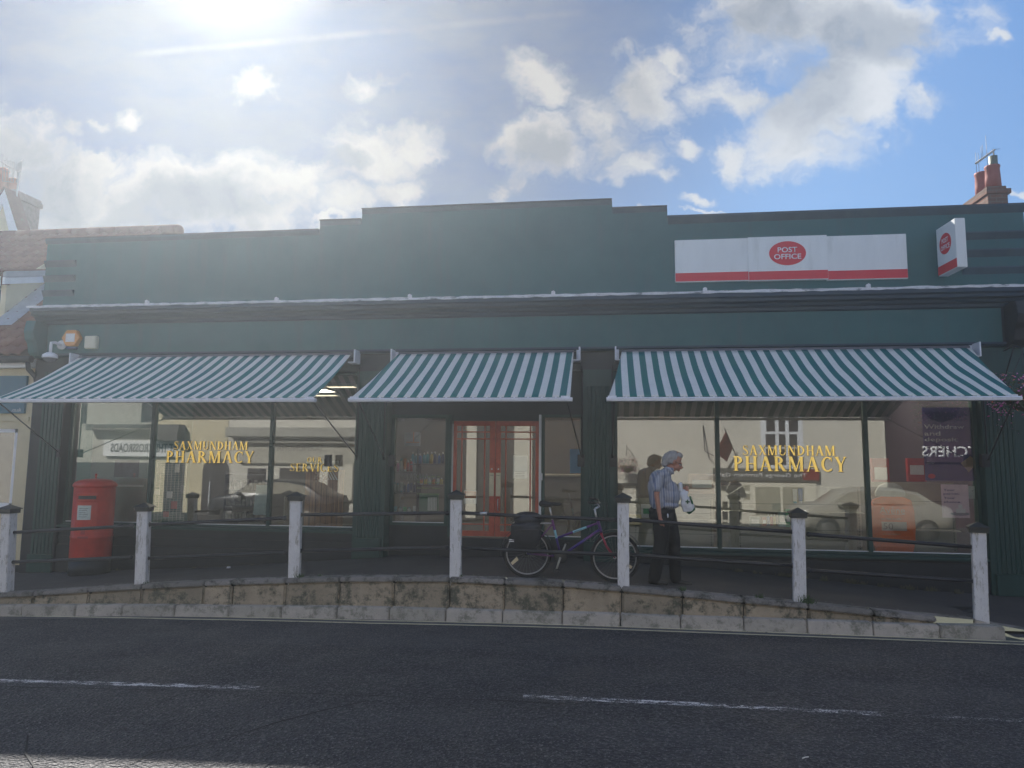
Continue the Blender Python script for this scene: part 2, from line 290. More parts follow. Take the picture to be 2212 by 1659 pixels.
# ------------------------------------------------------------------ mesh builder
class MB:
    def __init__(s): s.v = []; s.f = []; s.sm = []
    def add(s, vs, fs, smooth=False):
        o = len(s.v); s.v += [tuple(p) for p in vs]; s.f += [tuple(i + o for i in f) for f in fs]; s.sm += [smooth] * len(fs); return s
    def box(s, x0, x1, y0, y1, z0, z1):
        vs = [(x, y, z) for x in (x0, x1) for y in (y0, y1) for z in (z0, z1)]
        return s.add(vs, [(0, 1, 3, 2), (4, 6, 7, 5), (0, 4, 5, 1), (2, 3, 7, 6), (0, 2, 6, 4), (1, 5, 7, 3)])
    def hexa(s, lo, hi):                       # two quads, lo and hi, matched corners
        return s.add(list(lo) + list(hi), [(3, 2, 1, 0), (4, 5, 6, 7), (0, 1, 5, 4), (1, 2, 6, 5), (2, 3, 7, 6), (3, 0, 4, 7)])
    def prism(s, pts, y0, y1):                 # polygon in x,z pushed along y
        n = len(pts); vs = [(x, y0, z) for x, z in pts] + [(x, y1, z) for x, z in pts]
        return s.add(vs, [tuple(range(n)), tuple(range(2 * n - 1, n - 1, -1))] + [(i, i + n, (i + 1) % n + n, (i + 1) % n) for i in range(n)])
    def prismx(s, pts, x0, x1):                # polygon in y,z pushed along x
        n = len(pts); vs = [(x0, y, z) for y, z in pts] + [(x1, y, z) for y, z in pts]
        return s.add(vs, [tuple(range(n)), tuple(range(2 * n - 1, n - 1, -1))] + [(i, i + n, (i + 1) % n + n, (i + 1) % n) for i in range(n)])
    def prismz(s, pts, z0, z1):
        n = len(pts); vs = [(x, y, z0) for x, y in pts] + [(x, y, z1) for x, y in pts]
        return s.add(vs, [tuple(range(n - 1, -1, -1)), tuple(range(n, 2 * n))] + [(i, (i + 1) % n, (i + 1) % n + n, i + n) for i in range(n)])
    def tube(s, pts, r, n=8, close=False, cap=True):
        pts = [Vector(p) for p in pts]; m = len(pts); rr = r if isinstance(r, (list, tuple)) else [r] * m
        rings = []; up = None
        for i, p in enumerate(pts):
            a = pts[(i - 1) % m] if (i > 0 or close) else p; b = pts[(i + 1) % m] if (i < m - 1 or close) else p
            t = (b - a).normalized()
            if up is None: up = Vector((0, 0, 1)) if abs(t.z) < .9 else Vector((1, 0, 0))
            x = t.cross(up).normalized(); y = x.cross(t).normalized(); up = y
            rings.append([p + (x * math.cos(k * 2 * math.pi / n) + y * math.sin(k * 2 * math.pi / n)) * rr[i] for k in range(n)])
        vs = [q for g in rings for q in g]; fs = []
        for i in range(m if close else m - 1):
            j = (i + 1) % m
            for k in range(n): fs.append((i * n + k, i * n + (k + 1) % n, j * n + (k + 1) % n, j * n + k))
        s.add(vs, fs, True)
        if cap and not close: s.add(rings[0], [tuple(range(n))]); s.add(rings[-1], [tuple(range(n - 1, -1, -1))])
        return s
    def lathe(s, prof, c=(0, 0, 0), n=24, sy=1., smooth=True):
        vs = []; fs = []; m = len(prof)
        for k in range(n):
            a = 2 * math.pi * k / n
            for r, z in prof: vs.append((c[0] + r * math.cos(a), c[1] + r * math.sin(a) * sy, c[2] + z))
        for k in range(n):
            j = (k + 1) % n
            for i in range(m - 1): fs.append((k * m + i, j * m + i, j * m + i + 1, k * m + i + 1))
        s.add(vs, fs, smooth); return s
    def ell(s, c, r, rot=None, nu=16, nv=10):
        c = Vector(c); Mx = rot or Matrix.Identity(3); vs = []; fs = []
        for i in range(nv + 1):
            a = math.pi * i / nv
            for k in range(nu):
                b = 2 * math.pi * k / nu
                vs.append(c + Mx @ Vector((r[0] * math.sin(a) * math.cos(b), r[1] * math.sin(a) * math.sin(b), r[2] * math.cos(a))))
        for i in range(nv):
            for k in range(nu): fs.append((i * nu + k, (i + 1) * nu + k, (i + 1) * nu + (k + 1) % nu, i * nu + (k + 1) % nu))
        s.add(vs, fs, True); return s
    def cap(s, p, q, a, b):                    # tapered limb with round ends
        p = Vector(p); q = Vector(q); d = (q - p).normalized(); pts = []; rs = []
        for t in (-1, -.8, -.5): pts.append(p + d * a * t); rs.append(a * math.sqrt(max(0, 1 - t * t)) + 1e-4)
        for t in (0, .25, .5, .75, 1): pts.append(p.lerp(q, t)); rs.append(a + (b - a) * t)
        for t in (.5, .8, 1): pts.append(q + d * b * t); rs.append(b * math.sqrt(max(0, 1 - t * t)) + 1e-4)
        return s.tube(pts, rs, 12)
    def build(s, name, mt, parent=None, bevel=0., loc=None, seg=2):
        me = bpy.data.meshes.new(name); me.from_pydata(s.v, [], s.f); me.update()
        bm = bmesh.new(); bm.from_mesh(me); bmesh.ops.remove_doubles(bm, verts=bm.verts, dist=1e-5) if len(s.v) < 60000 and not bevel else None
        if bevel:
            bmesh.ops.remove_doubles(bm, verts=bm.verts, dist=1e-6)
            es = [e for e in bm.edges if len(e.link_faces) == 2 and e.calc_face_angle(0) > .6]
            bmesh.ops.bevel(bm, geom=es, offset=bevel, segments=seg, affect='EDGES', clamp_overlap=True)
        bmesh.ops.recalc_face_normals(bm, faces=bm.faces)
        bm.to_mesh(me); bm.free()
        if not bevel:
            if any(s.sm):
                if len(me.polygons) == len(s.sm): me.polygons.foreach_set('use_smooth', s.sm)
        me.materials.append(mt); o = bpy.data.objects.new(name, me); COL.objects.link(o)
        if parent: o.parent = parent
        if loc: o.location = loc
        return o
def tag(o, label=None, cat=None, group=None, kind=None):
    if label: o['label'] = label
    if cat: o['category'] = cat
    if group: o['group'] = group
    if kind: o['kind'] = kind
    return o
def thing(name, label, cat, loc=(0, 0, 0), group=None, rz=0.):
    o = bpy.data.objects.new(name, None); COL.objects.link(o); o.location = loc; o.rotation_euler.z = rz; o.empty_display_size = .1
    return tag(o, label, cat, group)
def struct(o): o['kind'] = 'structure'; return o
def copy_tree(o, parent=None):
    c = o.copy(); COL.objects.link(c)
    if parent: c.parent = parent
    for ch in list(o.children): copy_tree(ch, c)
    return c
def remesh(mb, name, mt, parent, vox=.008, it=3, loc=None):
    o = mb.build(name, mt, None)
    md = o.modifiers.new('r', 'REMESH'); md.mode = 'VOXEL'; md.voxel_size = vox; md.use_smooth_shade = True
    ms = o.modifiers.new('s', 'SMOOTH'); ms.factor = .5; ms.iterations = it
    dg = bpy.context.evaluated_depsgraph_get(); me = bpy.data.meshes.new_from_object(o.evaluated_get(dg))
    o.modifiers.clear(); old = o.data; o.data = me; me.name = name; bpy.data.meshes.remove(old)
    if not me.materials: me.materials.append(mt)
    me.polygons.foreach_set('use_smooth', [True] * len(me.polygons))
    if parent: o.parent = parent
    if loc: o.location = loc
    return o
def text(name, body, mt, parent, loc, height, width=None, rot=(R_(90), 0, 0), bold=0., depth=.001, align='LEFT', spacing=1.):
    cu = bpy.data.curves.new(name, 'FONT'); cu.body = body; cu.size = 1; cu.extrude = 0.; cu.offset = bold; cu.align_x = 'LEFT'; cu.space_character = spacing; cu.resolution_u = 3
    o = bpy.data.objects.new(name, cu); COL.objects.link(o)
    dg = bpy.context.evaluated_depsgraph_get(); me = bpy.data.meshes.new_from_object(o.evaluated_get(dg)); bpy.data.objects.remove(o)
    xs = [v.co.x for v in me.vertices]; ys = [v.co.y for v in me.vertices]; x0, x1, y0, y1 = min(xs), max(xs), min(ys), max(ys)
    sy = height / (y1 - y0); sx = (width / (x1 - x0)) if width else sy; ox = {'LEFT': x0, 'CENTER': (x0 + x1) / 2, 'RIGHT': x1}[align]
    for v in me.vertices: v.co = Vector(((v.co.x - ox) * sx, (v.co.y - y0) * sy, 0))
    bm = bmesh.new(); bm.from_mesh(me); r = bmesh.ops.extrude_face_region(bm, geom=list(bm.faces))
    for g in r['geom']:
        if isinstance(g, bmesh.types.BMVert): g.co.z += depth
    bmesh.ops.recalc_face_normals(bm, faces=bm.faces); bm.to_mesh(me); bm.free()
    me.materials.clear(); me.materials.append(mt); me.name = name
    ob = bpy.data.objects.new(name, me); COL.objects.link(ob); ob.location = loc; ob.rotation_euler = rot
    if parent: ob.parent = parent
    return ob
# serif capitals drawn from strokes, unit height
T_, t_ = .20, .085
def glyph(c):
    P = []
    def bx(a, b, c_, d): P.append([(a, c_), (b, c_), (b, d), (a, d)])
    def serif(x, w, top=True, bot=True):
        if bot: bx(x - .07, x + w + .07, 0, .045)
        if top: bx(x - .07, x + w + .07, .955, 1)
    def stem(x, w, top=True, bot=True): bx(x, x + w, 0, 1); serif(x, w, top, bot)
    def dg(x0, z0, x1, z1, w): P.append([(x0, z0), (x0 + w, z0), (x1 + w, z1), (x1, z1)])
    def arc(cx, cz, rx, rz, a0, a1, T=T_, t=t_, n=18):
        for i in range(n):
            a = R_(a0 + (a1 - a0) * i / n); b = R_(a0 + (a1 - a0) * (i + 1) / n)
            P.append([(cx + rx * math.cos(a), cz + rz * math.sin(a)), (cx + rx * math.cos(b), cz + rz * math.sin(b)),
                      (cx + (rx - T) * math.cos(b), cz + (rz - t) * math.sin(b)), (cx + (rx - T) * math.cos(a), cz + (rz - t) * math.sin(a))])
    if c == 'H': stem(.07, T_); stem(.62, T_); bx(.2, .65, .47, .53); w = .92
    elif c == 'I': stem(.07, T_); w = .34
    elif c == 'A': dg(.08, 0, .38, 1, t_ + .02); dg(.66, 0, .34, 1, T_ + .02); bx(.18, .66, .3, .35); serif(.08, t_, False); serif(.68, T_, False); w = .95
    elif c == 'X': dg(.62, 0, .06, 1, T_ + .02); dg(.08, 0, .66, 1, t_); serif(.06, t_ + .02, False); serif(.62, T_, False); serif(.07, T_, True, False); serif(.64, t_, True, False); w = .9
    elif c == 'M': stem(.08, t_ + .01); dg(.45, 0, .09, 1, T_); dg(.5, 0, .84, 1, t_); stem(.84, T_); w = 1.15
    elif c == 'N': stem(.08, t_ + .01); dg(.66, 0, .06, 1, T_ + .02); bx(.74, .80, 0, 1); serif(.74, .06, True, False); w = .95
    elif c == 'U': bx(.07, .07 + T_, .3, 1); serif(.07, T_, True, False); bx(.70, .76, .3, 1); serif(.70, .06, True, False); arc(.415, .3, .345, .3, 180, 360, .12, .08); w = .9
    elif c == 'D': stem(.07, T_, True, True); arc(.2, .5, .62, .5, -90, 90); bx(.1, .22, 0, t_); bx(.1, .22, 1 - t_, 1); w = .9
    elif c == 'P': stem(.07, T_); arc(.25, .735, .38, .265, -90, 90); bx(.2, .27, 1 - t_, 1); bx(.2, .27, .47, .47 + t_); w = .72
    elif c == 'R': stem(.07, T_); arc(.25, .735, .38, .265, -90, 90); bx(.2, .27, 1 - t_, 1); bx(.2, .27, .47, .47 + t_); dg(.62, 0, .30, .49, T_ + .03); bx(.62, .90, 0, .045); w = .9
    elif c == 'C': arc(.46, .5, .44, .5, 48, 312); bx(.70, .76, .68, .97); bx(.70, .76, .08, .22); w = .84
    elif c == 'O': arc(.46, .5, .44, .5, 0, 360, n=28); w = .94
    elif c == 'Y': dg(.34, .42, .04, 1, T_); dg(.42, .42, .70, 1, t_); bx(.32, .32 + T_, 0, .46); serif(.32, T_, False); serif(.05, T_, True, False); serif(.69, t_, True, False); w = .84
    elif c == 'V': dg(.34, 0, .04, 1, T_); dg(.40, 0, .70, 1, t_); serif(.05, T_, True, False); serif(.69, t_, True, False); w = .84
    elif c == 'E': stem(.07, T_); bx(.2, .62, .945, 1); bx(.2, .64, 0, .055); bx(.2, .48, .47, .52); bx(.58, .62, .78, 1); bx(.60, .64, 0, .24); bx(.45, .49, .4, .6); w = .74
    elif c == 'S':
        pts = [(.55, .80), (.50, .90), (.40, .955), (.28, .955), (.16, .90), (.12, .79), (.16, .68), (.28, .58), (.42, .49), (.54, .38), (.58, .25), (.52, .11), (.40, .045), (.26, .045), (.14, .10), (.08, .22)]
        ws = [.04, .045, .05, .055, .09, .12, .14, .16, .16, .15, .13, .09, .055, .05, .045, .04]
        L = []
        for i, p in enumerate(pts):
            a = Vector(pts[max(0, i - 1)]); b = Vector(pts[min(len(pts) - 1, i + 1)]); d = (b - a).normalized(); nn_ = Vector((-d.y, d.x)); p = Vector(p)
            L.append((p + nn_ * ws[i] / 2, p - nn_ * ws[i] / 2))
        for i in range(len(L) - 1): P.append([tuple(L[i][0]), tuple(L[i][1]), tuple(L[i + 1][1]), tuple(L[i + 1][0])])
        bx(.53, .58, .76, .97); bx(.05, .10, .03, .26); w = .68
    else: w = .5
    return P, w
def serif_text(name, body, parent, x0, x1, z0, h, y):
    ws = [glyph(c)[1] for c in body]; gap = .10; tot = sum(ws) + gap * (len(body) - 1); sx = (x1 - x0) / tot
    A = MB(); B = MB(); x = 0
    for c in body:
        P, w = glyph(c)
        for k, poly in enumerate(P):
            o = .0002 * (k % 7)
            A.prism([(x0 + (x + px_) * sx, z0 + pz * h) for px_, pz in poly], y - .004 - o, y - .003)
            B.prism([(x0 + (x + px_) * sx + h * .05, z0 + pz * h - h * .04) for px_, pz in poly], y - .0024 - o * .5, y - .001)
        x += w + gap
    o = A.build(name, gold, parent); B.build('letter_outline', shade, o); return o
# ------------------------------------------------------------------ levels
def zr(X):
    x = max(X, -14) - .5
    return .03 - (.0023 * x * x if x < 0 else 0) + (.004 * X if X > 0 else 0) - (.03 * (-14 - X) if X < -14 else 0)
def lerp_tab(tab, X):
    if X <= tab[0][0]: return tab[0][1]
    for (a, b), (c, d) in zip(tab, tab[1:]):
        if X <= c: return b + (d - b) * (X - a) / (c - a)
    return tab[-1][1]
KY, WY = 9.52, 9.66                          # kerb face, stone face
EDGE = [(lambda p: (p.x, p.z))(at(u, v, WY)) for u, v in [(0,1284),(200,1270),(390,1258),(735,1247),(960,1247),(1230,1258),(1450,1277),(1600,1292),(1750,1305),(2000,1331),(2110,1341)]]
EDGE = [(-20, zr(-20) + .14), (-11, .02)] + EDGE + [(4.75, .15), (5.2, zr(5.2) + .02), (12, zr(12) + .02)]
BASE = [(lambda p: (p.x, p.z))(at(u, v, 12)) for u, v in [(60,1238),(450,1226),(830,1204),(1106,1203),(1500,1225),(2000,1277)]]
BASE = [(-20, -.02)] + BASE + [(6, .14), (12, .08)]
def ze(X): return lerp_tab(EDGE, X)
def zb(X): return lerp_tab(BASE, X)
def zp(X, Y): t = (Y - WY) / (12 - WY); return ze(X) * (1 - t) + zb(X) * t
# ------------------------------------------------------------------ ground
g = MB(); g.add([(-900, -900, -1.2), (900, -900, -1.2), (900, 900, -1.2), (-900, 900, -1.2)], [(0, 1, 2, 3)])
struct(g.build('ground', mat('far_ground', (.06, .065, .04), .9, .3, .05)))
g = MB(); xs = [x * .5 - 40 for x in range(0, 161)]; ys = [-.1, 1, 2, 3, 4, 5, 6, 7, 8, 9, KY + .02]
vs = [(x, y, zr(x) - (.012 * (y - 5) ** 2 * .1)) for x in xs for y in ys]; n = len(ys)
g.add(vs, [(i * n + j, (i + 1) * n + j, (i + 1) * n + j + 1, i * n + j + 1) for i in range(len(xs) - 1) for j in range(n - 1)], True)
def zroad(x, y): return zr(x) - .0012 * (y - 5) ** 2
struct(g.build('road', asph))
def onroad(u, v):
    d = ray(u, v); z = 0
    for _ in range(8):
        t = (z - H) / d.z; z = zroad(d.x * t, d.y * t)
    return Vector((d.x * t, d.y * t, z))
def strip(pts, w, mt, name, lift=.005, jit=0.):
    g = MB(); L = []
    dense = []
    for a, b in zip(pts, pts[1:]):
        k = max(1, int((b - a).length / .25))
        dense += [a.lerp(b, i / k) for i in range(k)]
    dense.append(pts[-1])
    for i, p in enumerate(dense):
        a = dense[max(0, i - 1)]; b = dense[min(len(dense) - 1, i + 1)]; d = (b - a); d.z = 0; d.normalize(); nn_ = Vector((-d.y, d.x, 0)); ww = w / 2 * (1 + random.uniform(-jit, jit)); p = p + nn_ * random.uniform(-jit, jit) * .02
        for s in (1, -1):
            q_ = p + nn_ * ww * s; L.append((q_.x, q_.y, zroad(q_.x, q_.y) + lift))
    g.add(L, [(2 * i, 2 * i + 2, 2 * i + 3, 2 * i + 1) for i in range(len(dense) - 1)])
    return struct(g.build(name, mt))
strip([onroad(-60, 1470), onroad(250, 1478), onroad(557, 1487)], .10, linew, 'centre_line')
strip([onroad(1130, 1505), onroad(1500, 1522), onroad(1900, 1543)], .10, linew, 'centre_line')
strip([onroad(1900, 1543), onroad(2120, 1553), onroad(2400, 1566)], .085, lineww, 'centre_line')
for o_ in (0, 1):
    strip([onroad(u, v + 1 + 6.0 * o_) for u, v in [(-300, 1318), (0, 1324), (400, 1331), (800, 1340), (1300, 1352), (1700, 1367), (2212, 1386), (2500, 1398)]], .05, liney, 'yellow_line')
crackm = mat('crack_tar', (.010, .011, .014), .8, .3)
strip([onroad(*p) for p in [(-40, 1484), (500, 1496), (800, 1503), (1100, 1515), (1250, 1522)]], .012, crackm, 'road_crack', .006, .8)
strip([onroad(*p) for p in [(260, 1659), (330, 1628), (480, 1600), (600, 1560), (700, 1535), (800, 1515)]], .012, crackm, 'road_crack', .006, .8)
strip([onroad(*p) for p in [(60, 1590), (50, 1630), (85, 1680)]], .014, crackm, 'road_crack', .006, .8)
g = MB(); xs = [x * .25 - 20 for x in range(0, 129)]; ys = [WY + .2, 10.2, 10.8, 11.4, 12.3]
vs = [(x, y, zp(x, y)) for x in xs for y in ys]; n = len(ys)
g.add(vs, [(i * n + j, (i + 1) * n + j, (i + 1) * n + j + 1, i * n + j + 1) for i in range(len(xs) - 1) for j in range(n - 1)], True)
struct(g.build('pavement', pav))
g = MB(); g.add([(x, y, zr(x) + .016 if y < 9.9 else zp(x, 9.87)) for x in (4.78, 5.6, 6.5, 8, 12) for y in (KY, 9.87)], [(2 * i, 2 * i + 2, 2 * i + 3, 2 * i + 1) for i in range(4)])
struct(g.build('dropped_pavement', pav))
g = MB(); g.add([(x, y, (zr(x) + .118 if x < 4.78 else zr(x) + .018) if y < 9.7 else zp(x, y) + .002) for x in (3.6, 4.0, 4.4, 4.77, 4.80, 5.3, 6, 8) for y in (WY + .045, 9.92)], [(2 * i, 2 * i + 2, 2 * i + 3, 2 * i + 1) for i in range(7)])
struct(g.build('pavement_edge', stonetop))
gut = MB(); n_ = 0
vs = []
for i in range(0, 110):
    x = -20 + i * .25
    for y in (KY - .21, KY - .002): vs.append((x, y, zroad(x, y) + .003))
gut.add(vs, [(2 * i, 2 * i + 2, 2 * i + 3, 2 * i + 1) for i in range(109)])
struct(gut.build('gutter_strip', mat('gutter_grit', (.095, .088, .085), .9, .3, 6, bump=.8, bsc=60, dirt=(.04, .042, .05), dsc=9)))
# kerb: a row of blocks
kb = MB(); x = -14.0
joints = [at(u, 1325, KY).x for u in (45, 160, 262, 375, 492, 606, 726, 840, 962, 1085, 1214, 1340, 1470, 1607, 1744, 1886, 2030, 2172)]
ks = [joints[0] - .78 * k for k in range(8, 0, -1)] + joints
for a, b in zip(ks, ks[1:]):
    a += .006; b -= .006; zt = lambda X: zr(X) + .125 + random.uniform(-.006, .006); za, zc_ = zt(a), zt(b); dy = random.uniform(-.008, .008)
    kb.hexa([(a, KY + dy, zr(a) - .1), (b, KY + dy, zr(b) - .1), (b, WY + .05, zr(b) - .1), (a, WY + .05, zr(a) - .1)],
            [(a, KY + dy + .02, za), (b, KY + dy + .02, zc_), (b, WY + .05, zc_), (a, WY + .05, za)])
struct(kb.build('kerb', kerbm, bevel=.012))
# old stone retaining wall carrying the raised pavement
joint2 = [at(u, 1290, WY).x for u in (-60, 70, 190, 305, 440, 500, 615, 732, 850, 970, 1090, 1216, 1343, 1475, 1606, 1745, 1885, 2020)]
sw = MB(); st = MB()
for a, b in zip(joint2, joint2[1:]):
    a += .007; b -= .007; dy = random.uniform(-.015, .02); zl = zr(a) + .10; zl2 = zr(b) + .10
    ta, tb = ze(a) - .062, ze(b) - .062
    if ta - zl > .03 or tb - zl2 > .03:
        sw.hexa([(a, WY + dy - .012, zl - .08), (b, WY + dy - .012, zl2 - .08), (b, WY + .2, zl2 - .08), (a, WY + .2, zl - .08)],
                [(a, WY + dy + .012, max(ta, zl)), (b, WY + dy + .012, max(tb, zl2)), (b, WY + .2, max(tb, zl2)), (a, WY + .2, max(ta, zl))])
for a, b in zip(joint2, joint2[1:]):
    a += .006; b -= .006; dy = random.uniform(-.012, .012)
    lo = lambda X: max(ze(X) - .06, zr(X) + .10)
    st.hexa([(a, WY - .025 + dy, lo(a)), (b, WY - .025 + dy, lo(b)), (b, WY + .215, lo(b)), (a, WY + .215, lo(a))],
            [(a, WY - .015 + dy, ze(a) + .004), (b, WY - .015 + dy, ze(b) + .004), (b, WY + .215, ze(b) + .006), (a, WY + .215, ze(a) + .006)])
wall_t = thing('retaining_wall', 'low mossy stone block wall edging the raised pavement above the kerb', 'wall', (0, WY, 0))
o = sw.build('stone_blocks', stone, wall_t, bevel=.022, loc=(0, -WY, 0)); o = st.build('coping_stones', stonetop, wall_t, bevel=.014, loc=(0, -WY, 0))
bk = MB(); vs = []
for i in range(80):
    x = joints[0] - .3 + i * .15
    vs += [(x, WY + .06, zr(x) - .1), (x, WY + .06, ze(x) - .03)]
bk.add(vs, [(2 * i, 2 * i + 2, 2 * i + 3, 2 * i + 1) for i in range(79)]); bk.build('wall_core', mat('joint_dirt', (.02, .02, .018), .95), wall_t, loc=(0, -WY, 0))
# ------------------------------------------------------------------ shop building
SH = thing('shop_building', 'long single storey dark green shop with stepped parapet and three striped awnings', 'shop', (-2, 12, 0))
def sb(mb, name, mt, bevel=0., parent=None):
    if parent is None: return mb.build(name, mt, SH, bevel, loc=(2, -12, 0))
    return mb.build(name, mt, parent, bevel)
XL, XR = -10.67, 6.6
pp = [(XL, 4.3), (XL, 6.235), (-5.195, 6.235), (-5.195, 6.405), (-4.405, 6.405), (-4.405, 6.59), (.08, 6.59), (.08, 6.43), (1.012, 6.43), (1.012, 6.24), (XR, 6.24), (XR, 4.3)]
sb(MB().prism(pp, 12.1, 12.4), 'parapet_wall', green, .006)
cp = MB()
def rib(mb, x0, x1, z0, z1, d=.05, y=12.1, b=.004): mb.prismx([(y + .001, z0), (y - b, z0), (y - d, z1 - .02), (y - d, z1), (y + .001, z1)], x0, x1)
rib(cp, 1.02, XR + .02, 6.135, 6.262, .05); rib(cp, XL - .02, -5.19, 6.16, 6.25, .035)
for a, b, z in ((-5.19, -4.41, 6.42), (-4.40, .075, 6.605), (.085, 1.007, 6.445)): rib(cp, a, b, z - .085, z, .02)
sb(cp, 'parapet_coping', dband)
tp = MB()
for a, b, z in ((XL - .02, -5.2, 6.252), (-5.2, -4.41, 6.422), (-4.41, .08, 6.607), (.08, 1.01, 6.447), (1.01, XR + .02, 6.264)): tp.box(a, b, 12.06, 12.44, z, z + .018)
sb(tp, 'coping_edge', mat('coping_tile', (.035, .04, .055), .7, .3, 6, bump=.4, bsc=20), .004)
for x0, x1 in ((5.63, XR), (XL, -10.02)):
    rb = MB()
    for v0, v1 in ((501, 517), (539, 555), (577, 592)):
        z1 = at(2140, v0, 12.1).z; z0 = at(2140, v1, 12.1).z; rib(rb, x0, x1, z0, z1, .05)
    sb(rb, 'rusticated_band', dband)
cz = [(12.1, 4.90), (11.77, 4.875), (11.75, 4.84), (11.75, 4.78), (11.79, 4.755), (11.80, 4.71), (11.88, 4.69), (11.90, 4.65), (11.955, 4.63), (11.965, 4.585), (12.0, 4.565), (12.1, 4.56)]
sb(MB().prismx(cz, -10.62, 6.48), 'cornice', corn)
fl = MB(); n = 140; vs = []
for i in range(n + 1):
    x = -10.68 + (17.25) * i / n; j = random.uniform(-.006, .008)
    vs += [(x, 11.738 + random.uniform(-.003, .003), 4.838 + random.uniform(-.008, .006)), (x, 11.735 + random.uniform(-.003, .003), 4.876 + j), (x, 11.77, 4.886 + j), (x, 12.1, 4.92)]
fl.add(vs, [(4 * i + k, 4 * i + 4 + k, 4 * i + 5 + k, 4 * i + 1 + k) for i in range(n) for k in range(3)])
for u, v in ((317, 655), (597, 650), (885, 643), (1195, 635), (1523, 628), (1876, 620)):
    p = at(u, v, 11.74); fl.prism([(p.x - .035, 4.868), (p.x - .03, 4.925), (p.x, 4.94), (p.x + .03, 4.925), (p.x + .035, 4.868)], 11.728, 11.77)
sb(fl, 'lead_flashing', lead)
sb(MB().box(-10.42, 6.12, 12.0, 12.3, 4.015, 4.562), 'fascia_board', green, .004)
sb(MB().prismx([(12.0, 4.012), (11.93, 4.012), (11.93, 3.985), (11.97, 3.95), (12.02, 3.95), (12.02, 4.012)], -10.44, 6.14), 'fascia_moulding', corn)
cb = MB().prismx([(12.05, 4.60), (11.66, 4.60), (11.62, 4.40), (11.66, 4.25), (11.74, 4.18), (11.78, 4.02), (11.86, 3.95), (12.05, 3.92)], 6.16, 6.40)
sb(cb, 'console_bracket', darkp, .008)
sb(MB().prismx([(12.05, 4.60), (11.74, 4.60), (11.70, 4.40), (11.74, 4.25), (11.80, 4.18), (11.84, 4.02), (11.90, 3.95), (12.05, 3.92)], -10.66, -10.46), 'console_bracket', green, .008)
sb(MB().box(-10.42, 5.735, 12.04, 12.18, 3.64, 3.95), 'lintel', darkp)
# piers
piers = [(-10.62, -9.95, 3.95), (-4.36, -3.80, 3.64), (-.42, .09, 3.64), (5.74, 6.6, 3.94)]
for i, (a, b, zt_) in enumerate(piers):
    w = MB(); z0 = min(zb(a), zb(b)) - .15; w.box(a, b, 12.0, 12.42, z0, zt_)
    pr = sb(w, 'pilaster', greenp if i else darkp, .004)
    fm = MB(); ca, cb_ = (a + .07, b - .07) if i < 3 else (5.82, 6.22)
    if i == 0: ca, cb_ = -10.42, -9.98
    k = 6; wd = (cb_ - ca) / k
    for q_ in range(k):
        x0 = ca + q_ * wd; fm.prismz([(x0 + .004, 12.001), (x0 + .016, 11.986), (x0 + wd - .016, 11.986), (x0 + wd - .004, 12.001)], (max(zb(a), zb(b)) + .32), (zt_ - .28 if i < 3 else 3.3))
    fm.box(ca - .02, cb_ + .02, 11.955, 12.001, max(zb(a), zb(b)) + .0, max(zb(a), zb(b)) + .315)
    sb(fm, 'fluted_panel', greenp)
# awning pole hook blocks on piers
for u in (710 + 0, 848, 1255, 1325, 2125):
    p = at(u, 995, 11.97); sb(MB().box(p.x - .055, p.x + .055, 11.90, 11.999, p.z - .10, p.z + .10), 'bracket_block', darkp, .006)
sb(MB().box(-9.98, -9.9, 11.9, 11.999, 2.1, 2.25), 'bracket_block', darkp, .006)
# stall risers and sills
def riser(x0, x1, zs, y=12.08):
    r = MB(); r.box(x0, x1, y, y + .2, min(zb(x0), zb(x1)) - .2, zs - .05); r.box(x0, x1, y - .035, y, min(zb(x0), zb(x1)) - .2, max(zb(x0), zb(x1)) + .12); r.box(x0, x1, y - .02, y, zs - .26, zs - .2)
    sb(r, 'stall_riser', darkp, .004)
    s = MB(); s.prismx([(y + .15, zs), (y - .07, zs - .012), (y - .07, zs - .05), (y + .15, zs - .05)], x0, x1); sb(s, 'sill', greenp, .003)
riser(-9.95, -4.36, .89); riser(.09, 5.74, .69)
GY = 12.2
def window(x0, x1, z0, z1, muls, y=GY, fr=.05):
    f = MB(); f.box(x0, x0 + fr, y - .04, y + .04, z0, z1); f.box(x1 - fr, x1, y - .04, y + .04, z0, z1); f.box(x0 + fr, x1 - fr, y - .04, y + .04, z0, z0 + fr * .8); f.box(x0 + fr, x1 - fr, y - .04, y + .04, z1 - fr, z1)
    o = sb(f, 'window_frame', greenp, .004)
    for m_ in muls: sb(MB().box(m_ - .032, m_ + .032, y - .055, y + .03, z0 + fr * .8, z1 - fr), 'mullion', greenp, .005, o)
    xs = [x0 + fr] + list(muls) + [x1 - fr]
    for i, (a, b) in enumerate(zip(xs, xs[1:])):
        tl = random.uniform(-.004, .004)
        p = MB().box(a, b, y - .003, y + .003, z0 + .03, z1 - .04); sb(p, 'pane', glass, 0, o)
    bd = MB(); bd.box(x0 + fr, x1 - fr, y - .032, y - .012, z0 + fr * .8, z0 + fr * .8 + .012); sb(bd, 'glazing_bead', white, 0, o)
    return o
W1 = window(-9.95, -4.36, .89, 3.64, (-8.27, -5.97))
W3 = window(.09, 5.74, .69, 3.64, (1.77, 4.08))
